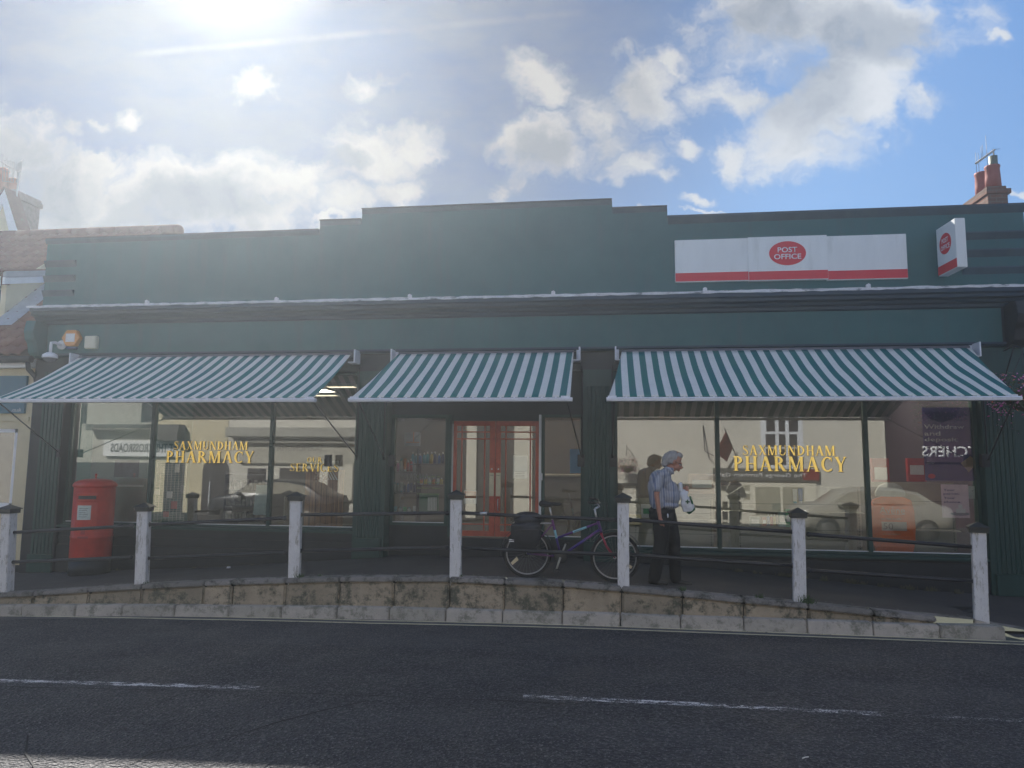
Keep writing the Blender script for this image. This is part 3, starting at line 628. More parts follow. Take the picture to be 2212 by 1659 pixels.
# entrance bay
EY = 12.32
b = MB(); b.box(-3.80, -.42, EY - .03, EY + .12, 2.90, 3.64); b.box(-2.755, -1.145, EY - .028, EY + .11, 2.795, 2.90); b2 = MB().box(-3.80, -2.74, EY - .02, EY + .12, min(zb(-3.8), .4), .98); b3 = MB().box(-1.15, -.42, EY - .02, EY + .12, .4, .80); b4 = MB().box(-2.738, -1.152, EY - .16, EY + .3, .4, .80)
for q_ in (b2, b3): sb(q_, 'stall_riser', darkp, .004)
sb(b4, 'threshold', darkp, .004)
sb(b, 'entrance_surround', darkp, .004)
sb(MB().box(-2.80, -1.1, 11.95, EY - .16, .45, .64), 'door_step', mat('step_stone', (.04, .038, .037), .9, .3, 6, bump=.4, bsc=40), .01)
W2 = window(-3.80, -2.76, .98, 2.90, (), EY, .06); W2b = window(-1.14, -.42, .80, 2.90, (), EY, .05)
sb(MB().box(-2.755, -2.71, EY - .05, EY + .05, .8, 2.90), 'door_post', greenp); sb(MB().box(-2.71, -2.685, EY - .02, EY + .05, .8, 2.74), 'door_post', white); sb(MB().box(-1.185, -1.145, EY - .05, EY + .05, .8, 2.90), 'door_post', white, .003)
for s_, (x0, x1) in enumerate(((-2.68, -1.945), (-1.935, -1.19))):
    z0, z1 = .82, 2.79; y = EY; d = MB(); st_ = .085
    d.box(x0, x0 + st_, y - .025, y + .02, z0, z1) if s_ else d.box(x0, x0 + .055, y - .025, y + .02, z0, z1)
    d.box(x1 - (.055 if s_ else st_ + .01), x1, y - .025, y + .02, z0, z1)
    xi0 = x0 + (st_ if s_ else .055); xi1 = x1 - (.055 if s_ else st_ + .01)
    d.box(xi0, xi1, y - .024, y + .019, z0, z0 + .09); d.box(xi0, xi1, y - .024, y + .019, z1 - .085, z1)
    D = sb(d, 'door', doorred, .004)
    D['label'] = 'left leaf of the red double door' if not s_ else 'right leaf of the red double door'
    bars = MB()
    for xb in (xi0 + .09, xi1 - .09): bars.box(xb - .011, xb + .011, y - .02, y + .015, z0 + .09, z1 - .085)
    for zb_ in (z0 + .20, z1 - .19, z1 - .31 + .12 * 0):
        bars.box(xi0, xi1, y - .018, y + .013, zb_ - .011, zb_ + .011)
    sb(bars, 'glazing_bar', doorred, .002, D)
    sb(MB().box(xi0, xi1, y - .003, y + .003, z0 + .09, z1 - .085), 'pane', glass, 0, D)
    hx = x1 - .055 if not s_ else x0 + .05
    pl = sb(MB().box(hx - .04, hx + .04, y - .034, y - .025, 1.50, 1.90), 'push_plate', mat('brass_plate', (.62, .58, .42), .35, .1, 9), .002, D)
    text('push_lettering', 'PUSH', ink, pl, (hx - .028, y - .0345, 1.845), .02, .056)
    if s_: sb(MB().tube([(hx, y - .03, 1.26), (hx, y - .065, 1.27), (hx, y - .065, 1.44), (hx, y - .03, 1.45)], .009), 'handle', steel, 0, D)
    sb(MB().box(hx - .012, hx + .012, y - .03, y - .025, 1.95, 1.975), 'lock', steel, 0, D)
sb(MB().box(-1.155, -1.12, EY - .07, EY - .05, 1.78, 1.9), 'key_box', whitem, .004)
# gold lettering on the glass
def glett(body, u0_, u1_, v0, v1, win):
    a = at(u0_, v1, 12.19); c = at(u1_, v0, 12.19); return serif_text('gold_lettering', body, win, a.x, c.x, a.z, c.z - a.z, 12.195)
for body, u0_, u1_, v0, v1, win in (('SAXMUNDHAM', 375, 536, 954, 971, W1), ('PHARMACY', 358, 549, 975, 999, W1), ('OUR', 663, 697, 988, 999, W1), ('SERVICES', 626, 732, 1002, 1018, W1),
                                 ('SAXMUNDHAM', 1604, 1804, 963, 983, W3), ('PHARMACY', 1585, 1828, 987, 1017, W3)):
    glett(body, u0_, u1_, v0, v1, win)
glett_o = serif_text('window_lettering', 'PHARMACY', W2, -3.62, -2.95, at(900, 1037, EY).z, .11, EY - .005)
glett_o.data.materials[0] = mat('grey_vinyl', (.22, .23, .22), .5, .1)
for k, s_ in enumerate(('Opening Hours', 'Mon-Fri 9am-6pm', 'Sat 9am-1.30pm', 'Closed Sunday')):
    text('opening_hours', s_, mat('green_vinyl', (.22, .36, .12), .5, .1), W2, (-3.32, EY - .006, 1.80 - .10 * k), .035, .40)
# ------------------------------------------------------------------ interior shell
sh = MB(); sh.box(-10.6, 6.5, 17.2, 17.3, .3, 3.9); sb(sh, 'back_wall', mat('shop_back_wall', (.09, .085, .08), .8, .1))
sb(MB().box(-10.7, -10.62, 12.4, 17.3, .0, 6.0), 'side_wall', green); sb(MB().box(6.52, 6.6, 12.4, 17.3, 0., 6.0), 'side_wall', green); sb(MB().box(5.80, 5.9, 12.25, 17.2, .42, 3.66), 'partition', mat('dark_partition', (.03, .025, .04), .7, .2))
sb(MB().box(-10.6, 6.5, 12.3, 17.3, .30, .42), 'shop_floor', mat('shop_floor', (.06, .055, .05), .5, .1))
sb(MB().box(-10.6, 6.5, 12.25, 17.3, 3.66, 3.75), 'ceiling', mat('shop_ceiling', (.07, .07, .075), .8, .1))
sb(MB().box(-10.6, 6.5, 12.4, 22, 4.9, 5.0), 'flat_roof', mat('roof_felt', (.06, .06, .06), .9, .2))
def clight(u, v, z=3.6, w=.6, d=.25):
    dd = ray(u, v); t = (z - H) / dd.z; p = (dd.x * t, dd.y * t)
    if p[1] > 16.9 or p[1] < 12.45: p = (p[0] * 16 / p[1], 16)
    return p, w, d
FILL_GRID = [(x, y) for x in (-9, -6.6, -2.2, .9, 3.3, 4.9) for y in (13.1, 14.9)]  # extra panels hidden behind awnings and lintel, added to brighten the shop inside
LI = [(738, 836), (700, 884), (640, 884), (960, 915), (985, 912), (1010, 930), (1440, 881), (1428, 913), (1225, 926), (1190, 945), (1180, 952), (520, 886), (1265, 912)]
fill_panel = lampm('fill_light_panel', (1., .86, .68), 6.)  # stronger glow for the added hidden panels
for i, (u, v) in enumerate(LI + FILL_GRID):
    (x, y), w, d = clight(u, v) if i < len(LI) else ((u, v), 1.2, .6)
    pos = ['left window', 'left window', 'left window', 'entrance window', 'red doors', 'red doors', 'first pane right of the pier', 'first pane right of the pier', 'pane right of the doors', 'pane right of the doors', 'pane right of the doors', 'left window lettering', 'pane right of the doors'] + ['shop windows, out of sight, added to brighten the inside'] * 12
    L_ = thing('ceiling_light', 'warm lit rectangular ceiling panel behind the %s' % pos[i], 'light', (x, y, 3.6), 'lit ceiling panels inside the shop')
    MB().box(-w / 2, w / 2, -d / 2, d / 2, .0, .02).build('diffuser', panel if i < len(LI) else fill_panel, L_); fr = MB()
    fr.box(-w / 2 - .02, w / 2 + .02, -d / 2 - .02, -d / 2, -.005, .06); fr.box(-w / 2 - .02, w / 2 + .02, d / 2, d / 2 + .02, -.005, .06); fr.box(-w / 2 - .02, -w / 2, -d / 2, d / 2, -.005, .06); fr.box(w / 2, w / 2 + .02, -d / 2, d / 2, -.005, .06)
    fr.build('light_frame', whitem, L_)
# ------------------------------------------------------------------ awnings
def awning(x0, x1, bx0, bx1, label, sag, arms):
    A = thing('awning', label, 'awning', ((bx0 + bx1) / 2, 11.9, 3.9), 'striped awnings over the shop front'); L = (-(bx0 + bx1) / 2, -11.9, -3.9)
    yr, zr_, yb, zb_ = 11.80, 3.90, 10.02, 2.995; nx, ny = 60, 14; vs = []
    for j in range(ny + 1):
        t = j / ny
        for i in range(nx + 1):
            s = i / nx; x = (x0 + (x1 - x0) * s) * (1 - t) + (bx0 + .03 + (bx1 - bx0 - .06) * s) * t
            w = math.sin(math.pi * t); z = zr_ + (zb_ - zr_) * t - sag * w * (1 + .12 * math.sin(s * 9 + 1)) + .006 * math.sin(s * 40) * w + .008 * math.sin(s * 17 + t * 5) * w + .005 * math.sin(s * 63 + t * 9) * w
            vs.append((x, yr + (yb - yr) * t, z))
    m_ = MB(); m_.add(vs, [(j * (nx + 1) + i, j * (nx + 1) + i + 1, (j + 1) * (nx + 1) + i + 1, (j + 1) * (nx + 1) + i) for j in range(ny) for i in range(nx)], True)
    o = m_.build('canvas', fabric, A, loc=L); sd_ = o.modifiers.new('thickness', 'SOLIDIFY'); sd_.thickness = .003
    b = MB(); b.prismx([(yb - .05, 2.935), (yb + .02, 2.93), (yb + .035, 2.95), (yb + .03, 2.985), (yb - .035, 2.987), (yb - .055, 2.972)], bx0, bx1)
    b.build('front_bar', whitem, A, loc=L)
    e = MB()
    for k in range(int((bx1 - bx0) / .196)): 
        xx = bx0 + .08 + k * .196; e.box(xx - .012, xx + .012, yb - .045, yb - .02, 2.987, 2.999)
    e.box(bx0 + .02, bx0 + .14, yb - .03, yb + .02, 2.987, 3.01); e.box(bx1 - .16, bx1 - .04, yb - .03, yb + .02, 2.987, 3.01); e.build('bar_clips', whitem, A, loc=L)
    MB().tube([(x0, 11.86, 3.90), (x1, 11.86, 3.90)], .05, 12).build('roller', mat('roller_grey', (.12, .12, .14), .6), A, loc=L)
    for s_, xx in ((1, x0 - .10), (-1, x1 + .10)):
        k = MB(); k.box(xx - .012, xx + .012, 11.72, 11.99, 3.76, 3.985); k.box(min(xx, xx + s_ * .12), max(xx, xx + s_ * .12), 11.74, 11.97, 3.755, 3.775); k.box(min(xx, xx + s_ * .06), max(xx, xx + s_ * .06), 11.95, 11.99, 3.775, 3.97)
        k.build('end_bracket', whitem, A, .002, loc=L)
    for (xa, xe) in arms:
        k = MB(); k.tube([(xa, 11.98, 2.1 if abs(xa - xe) < .01 else 2.15), (xe, yb + .03, 2.95)], .010, 8); k.build('side_arm', black, A, loc=L)
        k = MB(); k.tube([(xa, 11.97, 2.1), (xa, 11.97, 3.7)], .012, 6); k.build('slide_rail', black, A, loc=L)
    return A
awning(-9.60, -4.42, -9.56, -4.26, 'widest spread striped awning over the window left of the doors, above the post box', .05, ((-9.94, -9.5), (-4.31, -4.32)))
awning(-3.57, -.57, -3.75, -.50, 'narrow striped awning over the red double doors, the middle one', .018, ((-3.83, -3.62), (-.44, -.58)))
awning(.22, 5.55, -.03, 5.27, 'long striped awning over the window right of the doors, above the walking man', .045, ((.06, .08), (5.77, 5.22)))
# ------------------------------------------------------------------ post office signs
def ringellipse(mb, c, rx, rz, y0, y1, n=40): mb.prism([(c[0] + rx * math.cos(2 * math.pi * k / n), c[1] + rz * math.sin(2 * math.pi * k / n)) for k in range(n)], y0, y1)
P1 = thing('fascia_sign', 'long white three panel sign with a red stripe and red oval on the green wall', 'sign', at(1706, 600, 12.1))
ox, oy, oz = P1.location
for i, (ua, ub, va, vb, pr) in enumerate(((1458, 1617, 518, 610, .05), (1617, 1786, 509, 607, .075), (1786, 1957, 506, 601, .05))):
    y = 12.1 - pr; a = at(ua, vb, y); b = at(ub, va, y)
    if i == 0: a.z = at(ua, 610, y).z; b.z = at(ua, 519, y).z
    if i == 1: a.z = at(1700, 605, y).z; b.z = at(1700, 510, y).z
    if i == 2: a.z = at(1870, 603.5, y).z; b.z = at(1870, 507.5, y).z
    g1 = .006
    o = MB().box(a.x + g1 - ox, b.x - ox, y - oy, 12.098 - oy, a.z - oz, b.z - oz).build('panel', signw, P1, .004)
    MB().box(a.x + g1 + .004 - ox, b.x - .004 - ox, y - .003 - oy, y - oy + .001, a.z + .012 - oz, a.z + .155 - oz).build('red_stripe', signr, o)
    if i == 1:
        c = at(1701, 547, y); mb = MB(); ringellipse(mb, (c.x - ox, c.z - oz), .292, .203, y - .004 - oy, y - oy + .001); em = mb.build('red_oval', signr, o)
        text('lettering', 'POST', white, em, (c.x - ox, y - .0045 - oy, c.z - oz + .015), .088, .31, align='CENTER', bold=.012)
        text('lettering', 'OFFICE', white, em, (c.x - ox, y - .0045 - oy, c.z - oz - .10), .088, .43, align='CENTER', bold=.012)
# projecting sign: seen from its left face, swung a little out of square
PS = thing('projecting_sign', 'white box sign with red stripe jutting out from the wall near its right end', 'sign', at(2069, 560, 12.05))
pf = at(2069, 540, 12.04)
Bx = pf.x; z0 = at(2072, 575, 12.04).z; z1 = at(2067, 473, 12.04).z
# front plane nearest to the viewer: leading edge at the left
Yf = 11.02; le = at(2024, 598, Yf); lt = at(2023, 489, Yf)
# sign box: face runs from the wall edge (2057,*) out to the leading edge
fa = at(2054, 500, 11.98)
sx_ = at(2024, 540, 12.03).x; c1 = Vector((sx_, 12.03)); c0 = Vector((sx_ + .03, 11.46)); zt_ = at(2056, 471, 11.46).z; zb_ = at(2056, 577, 11.46).z; th = .15
dv = (c1 - c0).normalized(); pv = Vector((.998, .05)); c2_, c3_ = c0 + pv * th, c1 + pv * th
bx_ = MB().prismz([tuple(c0), tuple(c2_), tuple(c3_), tuple(c1)], zb_, zt_); o = bx_.build('sign_box', signw, PS, .006, loc=-Vector(PS.location))
ang = math.atan2((c0 - c1).y, (c0 - c1).x); Rz = Matrix.Rotation(ang, 3, 'Z'); LW = (c0 - c1).length; hh = zt_ - zb_
def onface(mb, name, mt, off):
    o = mb.build(name, mt, PS); o.location = Vector((c1.x, c1.y, zb_)) - Vector(PS.location); o.rotation_euler.z = ang; return o
onface(MB().box(.006, LW - .006, -.004, .001, .01, hh * .19), 'red_stripe', signr, 0)
mb = MB(); ringellipse(mb, (LW * .46, hh * .60), LW * .30, hh * .215, -.005, .001); em = onface(mb, 'red_oval', signr, 0)
text('lettering', 'POST', white, em, (LW * .46, -.0055, hh * .62), hh * .10, LW * .33, align='CENTER', bold=.012)
text('lettering', 'OFFICE', white, em, (LW * .46, -.0055, hh * .48), hh * .10, LW * .46, align='CENTER', bold=.012)
MB().box(sx_ + .03, sx_ + .11, 12.02, 12.1, zb_ + .2, zt_ - .2).build('wall_bracket', whitem, PS, .004, loc=-Vector(PS.location))
# ------------------------------------------------------------------ fixtures on the left of the fascia
p = at(157, 731, 11.97); T = thing('alarm_box', 'orange six sided alarm box with a white square label on the fascia', 'alarm box', p)
hexp = [(.185 * math.cos(R_(60 * k)), .17 * math.sin(R_(60 * k))) for k in range(6)]
MB().prism(hexp, -.06, .05).build('cover', mat('alarm_orange', (.60, .25, .05), .45, .08), T, .01)
MB().box(-.09, .09, -.066, -.059, -.075, .08).build('label_plate', paper, T); MB().box(-.10, .10, -.045, .04, -.2, -.165).build('strobe', mat('strobe_blue', (.05, .07, .2), .3), T, .008)
p = at(199, 739, 11.97); T = thing('junction_box', 'plain cream square box beside the orange alarm box', 'box', p)
MB().box(-.125, .115, -.05, .04, -.125, .11).build('cover', mat('cream_plastic', (.62, .60, .48), .5, .06), T, .012); MB().box(-.10, .09, -.056, -.049, -.10, .085).build('lid', mat('cream_plastic', (.62, .60, .48)), T, .003)
p = at(133, 745, 11.98); T = thing('security_camera', 'white dome security camera on a curved arm below the alarm box', 'camera', p); q_ = at(108, 770, 11.75) - p
MB().lathe([(0, -.02), (.085, -.02), (.085, .01), (0, .01)], n=20).build('wall_plate', white, T).rotation_euler.x = R_(90)
MB().tube([(0, 0, 0), (0, -.07, 0), (q_.x * .5, -.14, .02), (q_.x * .85, q_.y, .0), (q_.x, q_.y, -.05), (q_.x, q_.y, q_.z + .07)], .026, 10).build('arm', white, T)
MB().lathe([(0, .07), (.06, .07), (.12, .03), (.13, -.015), (.12, -.03)], (q_.x, q_.y, q_.z), 24).build('housing', white, T)
MB().lathe([(.115, -.03), (.10, -.075), (.05, -.105), (0, -.11)], (q_.x, q_.y, q_.z), 24).build('dome', darkglass if False else mat('smoked_dome', (.12, .12, .14), .15), T)
# ------------------------------------------------------------------ post box
pc = at(201, 1120, 11.68); zb0 = zp(pc.x, 11.68); PB = thing('post_box', 'red pillar post box with a domed cap below the left awning', 'post box', (pc.x, 11.68, zb0))
zt = at(200, 1036, 11.68).z - zb0; rr = .325; ba = at(200, 1206, 11.68).z - zb0
body = [(rr * .98, ba), (rr, ba + .03), (rr, ba + .36), (rr * 1.02, ba + .37), (rr * 1.02, ba + .39), (rr, ba + .40), (rr, zt - .13)]
MB().lathe([(0, ba)] + body + [(0, zt - .13)], n=48).build('body', redbox, PB)
MB().lathe([(rr, zt - .13), (rr * 1.05, zt - .12), (rr * 1.07, zt - .095), (rr * 1.04, zt - .07), (rr * .98, zt - .045), (rr * .8, zt - .012), (rr * .5, zt + .01), (.02, zt + .02), (0, zt + .02)], n=48).build('cap', redbox, PB)
MB().lathe([(0, -.08), (rr * 1.0, -.08), (rr * 1.0, ba), (0, ba)], n=40).build('plinth', mat('post_box_black', (.008, .01, .014), .5), PB)
MB().lathe([(.012, zt + .01), (.012, zt + .06), (.02, zt + .07), (.016, zt + .10), (0, zt + .105)], n=12).build('finial', redbox, PB)
fd = math.atan2(-pc.x * .0 - 11.0, -pc.x)      # front of the box turned partly to the road
fa_ = R_(-78)
def curved(name, mt, a0, a1, z0, z1, r, t=.012, par=PB, n=10):
    mb = MB(); vs = []
    for i in range(n + 1):
        a = fa_ + R_(a0 + (a1 - a0) * i / n)
        for rad in (r - .02, r + t):
            for z in (z0, z1): vs.append((rad * math.cos(a), rad * math.sin(a), z))
    fs = []
    for i in range(n):
        o = 4 * i; p_ = o + 4; fs += [(o + 2, p_ + 2, p_ + 3, o + 3), (o, o + 1, p_ + 1, p_), (o + 1, o + 3, p_ + 3, p_ + 1), (o, p_, p_ + 2, o + 2)]
    fs += [(0, 2, 3, 1), (4 * n, 4 * n + 1, 4 * n + 3, 4 * n + 2)]
    mb.add(vs, fs); return mb.build(name, mt, par)
hd = curved('slot_hood', redbox, -26, 34, zt - .265, zt - .225, rr, .03); curved('posting_slot', ink, -22, 30, zt - .325, zt - .268, rr, .002, hd)
curved('slot_lip', redbox, -26, 34, zt - .35, zt - .33, rr, .02)
dr = curved('door', redbox, -27, 35, ba + .42, zt - .38, rr, .006)
nf = curved('notice_frame', redbox, -22, 22, zt - .69, zt - .415, rr, .016, dr); npl = curved('notice_plate', mat('notice', (.55, .62, .60), .4, .2, 30), -19, 19, zt - .675, zt - .43, rr, .018, nf)
MB().lathe([(0, 0), (.02, 0), (.02, .01), (0, .01)], n=10).build('keyhole', steel, dr, loc=(rr * math.cos(fa_ + .4), rr * math.sin(fa_ + .4) - .01, zt - .80))
for k in range(5): curved('notice_lines', ink, -14, 12 - 3 * (k % 3), zt - .485 - .035 * k, zt - .479 - .035 * k, rr, .0195, npl)
curved('embossed_cypher', mat('post_box_emboss', (.34, .03, .03), .45), -5, 7, zt - .92, zt - .82, rr, .009, dr); curved('embossed_panel', mat('post_box_emboss', (.34, .03, .03)), -14, 16, zt - .99, zt - .955, rr, .009, dr)
# ------------------------------------------------------------------ white post and black rail fence
FN = thing('railing', 'white wooden posts with black caps and two black rails along the raised kerb', 'railing', (-2, 9.8, .5)); FL = (2, -9.8, -.5)
PY = 9.80
PST = [(5, 1108, 1272, 0), (300, 1104, 1265, .22), (632, 1081, 1246, .22), (982, 1078, 1245, .12), (1347, 1085, 1264, -.02), (1730, 1118, 1299, -.12), (2125, 1150, 1338, -.30)]
pos = []
for i, (u, vt, vb, rz) in enumerate(PST):
    a = at(u, vb, PY - .07); t = at(u, vt, PY - .07); zt1 = t.z; w = .076; x, y = a.x, PY; pos.append((x, zp(x, PY), zt1))
    lean = (t.x - a.x) * .5
    k = MB(); cs = []
    for z, s_, lx in ((zp(x, PY) - .12, 1.0, 0), (zt1, 1.0, lean)):
        cs.append([(x + lx + (cx * math.cos(rz) - cy * math.sin(rz)) * w, y + (cx * math.sin(rz) + cy * math.cos(rz)) * w, z) for cx, cy in ((-1, -1), (1, -1), (1, 1), (-1, 1))])
    k.hexa(*cs); o = k.build('post', postp, FN, .008, loc=FL)
    c = MB(); W_ = w + .022; R2 = lambda q: (x + lean + q[0] * math.cos(rz) - q[1] * math.sin(rz), y + q[0] * math.sin(rz) + q[1] * math.cos(rz))
    base4 = [R2((sx * W_, sy * W_)) for sx, sy in ((-1, -1), (1, -1), (1, 1), (-1, 1))]
    b4 = [(*q_, zt1 - .005) for q_ in base4]; b5 = [(*q_, zt1 + .05) for q_ in base4]
    e4 = [(*R2((sx * (W_ + .02), sy * (W_ + .02))), zt1 + .052) for sx, sy in ((-1, -1), (1, -1), (1, 1), (-1, 1))]
    e5 = [(*R2((sx * (W_ + .02), sy * (W_ + .02))), zt1 + .062) for sx, sy in ((-1, -1), (1, -1), (1, 1), (-1, 1))]
    c.hexa(b4, b5); c.hexa(e4, e5); c.add(e5 + [(x + lean, y, zt1 + .125)], [(0, 1, 4), (1, 2, 4), (2, 3, 4), (3, 0, 4)])
    c.build('cap', mat('cap_black_paint', (.018, .022, .024), .5, .3, 9), o)
def railseg(i, v0, v1, u0_, u1_, sag=.0):
    p = at(u0_, v0, PY + .02); q_ = at(u1_, v1, PY + .02); n = 8; pts = []
    for k in range(n + 1):
        t = k / n; r_ = p.lerp(q_, t); r_.z -= .4 * sag * math.sin(math.pi * t); pts.append(tuple(r_))
    MB().tube(pts, .025, 10).build('rail', black, FN, loc=FL)
    for e in (pts[0], pts[-1]):
        k = MB(); k.ell(e, (.034, .03, .034)); k.build('rail_socket', black, FN, loc=FL)
railseg(0, 1151, 1136, 14, 285); railseg(1, 1133, 1119, 322, 615); railseg(2, 1112, 1108, 650, 966); railseg(3, 1108, 1123, 998, 1333, .01); railseg(4, 1123, 1149, 1362, 1712, .0); railseg(5, 1154, 1182, 1747, 2106)
railseg(0, 1215, 1204, 8, 283); railseg(1, 1206, 1194, 318, 615); railseg(2, 1190, 1183, 648, 966); railseg(3, 1183, 1198, 998, 1333, .01); railseg(4, 1198, 1222, 1362, 1712, .01); railseg(5, 1232, 1256, 1747, 2108)
MB().tube([(lambda p: (p.x, p.y, p.z))(at(1037, 1109, PY)), (lambda p: (p.x, p.y, p.z))(at(1052, 1109, PY))], .024, 10).build('rail_clip', steel, FN, loc=FL)
# ------------------------------------------------------------------ bicycle
BY = 9.98
rw = at(1138, 1194, BY); fw_ = at(1327, 1203, BY); 
zg = (rw.z - .325); BK = thing('bicycle', 'purple and red step-through bicycle leaning against the railing by the doors', 'bicycle', (rw.x, BY, zg), rz=0.)
pitch = math.atan2(fw_.z - rw.z, fw_.x - rw.x); BK.rotation_euler = (R_(3), -pitch, 0)
WB = (fw_ - rw).length; RA = Vector((0, 0, .325)); FA = Vector((WB, 0, .325))
def wheel(cx, name='wheel'):
    r = .335; w = MB().tube([(cx + (r - .022) * math.cos(a), 0, .325 + (r - .022) * math.sin(a)) for a in [2 * math.pi * k / 48 for k in range(48)]], .023, 10, True).build('tyre', rubber, None)
    rim = MB().tube([(cx + (r - .05) * math.cos(a), 0, .325 + (r - .05) * math.sin(a)) for a in [2 * math.pi * k / 48 for k in range(48)]], .011, 8, True)
    t = MB().tube([(cx, -.035, .325), (cx, .035, .325)], .022, 12).build(name, steel, BK); w.parent = t
    rim.build('rim', mat('rim_alloy', (.42, .42, .44), .35, .1, metal=.8), t); sp_ = MB()
    for k in range(32):
        a = 2 * math.pi * k / 32; b_ = a + (.5 if k % 2 else -.5); s_ = -.03 if k % 4 < 2 else .03
        sp_.tube([(cx + .02 * math.cos(b_), s_, .325 + .02 * math.sin(b_)), (cx + (r - .055) * math.cos(a), 0, .325 + (r - .055) * math.sin(a))], .0012, 4)
    sp_.build('spokes', mat('spoke_steel', (.25, .25, .26), .4, .1, metal=.8), t)
    rf = MB(); a = R_(215 if cx < .1 else 330); rf.hexa([(cx + .15 * math.cos(a - .25), -.022, .325 + .15 * math.sin(a - .25)), (cx + .15 * math.cos(a + .1), -.022, .325 + .15 * math.sin(a + .1)), (cx + .15 * math.cos(a + .1), -.014, .325 + .15 * math.sin(a + .1)), (cx + .15 * math.cos(a - .25), -.014, .325 + .15 * math.sin(a - .25))],
       [(cx + .26 * math.cos(a - .05), -.022, .325 + .26 * math.sin(a - .05)), (cx + .26 * math.cos(a + .1), -.022, .325 + .26 * math.sin(a + .1)), (cx + .26 * math.cos(a + .1), -.014, .325 + .26 * math.sin(a + .1)), (cx + .26 * math.cos(a - .05), -.014, .325 + .26 * math.sin(a - .05))])
    rf.build('spoke_reflector', mat('reflector_cream', (.7, .62, .42), .3), t); return t
wheel(0); wheel(WB)
BB = Vector((.46, 0, .30)); ST = Vector((.335, 0, .79)); HT = Vector((WB - .235, 0, .80)); HB = Vector((WB - .19, 0, .66)); TT = Vector((.415, 0, .55))
HTm = HT - Vector((0, 0, .03)); 
fr = MB(); fr.tube([BB, ST], .016, 10); fr.tube([TT, HTm], .016, 10); fr.tube([BB, HB + Vector((-.01, 0, .03))], .019, 10); fr.tube([HB - Vector((-.005, 0, .02)), HT + Vector((-.005, 0, .02))], .021, 12); fr.tube([BB - Vector((0, .035, 0)), BB + Vector((0, .035, 0))], .024, 12)
for s_ in (-1, 1): fr.tube([BB + Vector((-.03, .02 * s_, 0)), RA + Vector((0, .06 * s_, 0))], .010, 8); fr.tube([ST + Vector((.01, .015 * s_, -.05)), RA + Vector((0, .06 * s_, 0))], .009, 8)
fr.build('frame', framep, BK)
fk = MB()
for s_ in (-1, 1): fk.tube([HB + Vector((.005, .045 * s_, -.03)), HB + Vector((.08, .05 * s_, -.2)), FA + Vector((0, .055 * s_, 0))], [.014, .012, .009], 8)
fk.tube([HB + Vector((.005, -.05, -.03)), HB + Vector((.005, .05, -.03))], .018, 8); fo = fk.build('fork', mat('fork_red', (.30, .015, .05), .3, .2), BK)
dc = MB(); dc.tube([TT.lerp(HTm, .38), TT.lerp(HTm, .72)], .0166, 10, cap=False); dc.tube([BB.lerp(ST, .50), BB.lerp(ST, .72)], .0166, 10, cap=False); dc.build('decal', mat('decal_pale_blue', (.25, .52, .62), .35), BK)
dct = TT.lerp(HTm, .42); ta = math.atan2((HTm - TT).z, (HTm - TT).x)
text('decal_lettering', 'APOLLO', navy, BK, dct + Vector((0, -.0175, -.008)), .018, .11, rot=(R_(90), -ta, 0))
SD = ST + Vector((-.045, 0, .17)); MB().tube([ST, SD + Vector((.0, 0, .02))], .013, 8).build('seat_post', steel, BK)
sa = MB(); 
for t_i, (x, w, h) in enumerate([]): pass
sa.cap(SD + Vector((-.10, -.045, .045)), SD + Vector((.02, -.02, .035)), .042, .032); sa.cap(SD + Vector((-.10, .045, .045)), SD + Vector((.02, .02, .035)), .042, .032); sa.cap(SD + Vector((-.02, 0, .036)), SD + Vector((.155, 0, .045)), .035, .018)
remesh(sa, 'saddle', rubber, BK, .008)
bars = MB(); SM = HT + Vector((-.045, 0, .16)); bars.tube([HT + Vector((-.01, 0, .0)), SM], .013, 8); bars.tube([SM, SM + Vector((.06, 0, .03))], .014, 8); hb = SM + Vector((.06, 0, .03))
st_o = bars.build('stem', steel, BK)
hbm = MB().tube([hb + Vector((-.10, -.26, .08)), hb + Vector((-.02, -.2, .07)), hb + Vector((0, -.07, 0)), hb, hb + Vector((0, .07, 0)), hb + Vector((-.02, .2, .07)), hb + Vector((-.10, .26, .08))], .011, 8).build('handlebar', black, BK)
for s_ in (-1, 1):
    MB().tube([hb + Vector((-.14, .27 * s_, .085)), hb + Vector((-.06, .24 * s_, .078))], .017, 10).build('grip', rubber, hbm)
    MB().tube([hb + Vector((-.03, .21 * s_, .07)), hb + Vector((.01, .23 * s_, .03)), hb + Vector((-.07, .27 * s_, -.01))], .006, 6).build('brake_lever', steel, hbm)
    MB().tube([hb + Vector((0, .2 * s_, .06)), hb + Vector((.09, .16 * s_, .05)), hb + Vector((.12, .08 * s_, -.08)), HB + Vector((.05, .0, .03))], .003, 5).build('brake_cable', black, hbm)
cr = MB(); cr.lathe([(.0, -.002), (.088, -.002), (.088, .002), (.0, .002)], (0, 0, 0), 32); co = cr.build('chainring', mat('dark_steel', (.08, .08, .08), .4, metal=.7), BK, loc=BB + Vector((0, -.045, 0))); co.rotation_euler.x = R_(90)
for s_, dx, dz in ((-1, -.05, -.165), (1, .06, .160)):
    y = -.075 * (1 if s_ < 0 else -.9); c = MB().tube([BB + Vector((0, y, 0)), BB + Vector((dx, y, dz))], [.015, .011], 8).build('crank', mat('crank_alloy', (.5, .48, .44), .4, metal=.5), BK)
    MB().box(-.045, .045, -.04, .04, -.012, .012).build('pedal', rubber, c, .004, loc=BB + Vector((dx, y + (-.05 if s_ < 0 else .05), dz)))
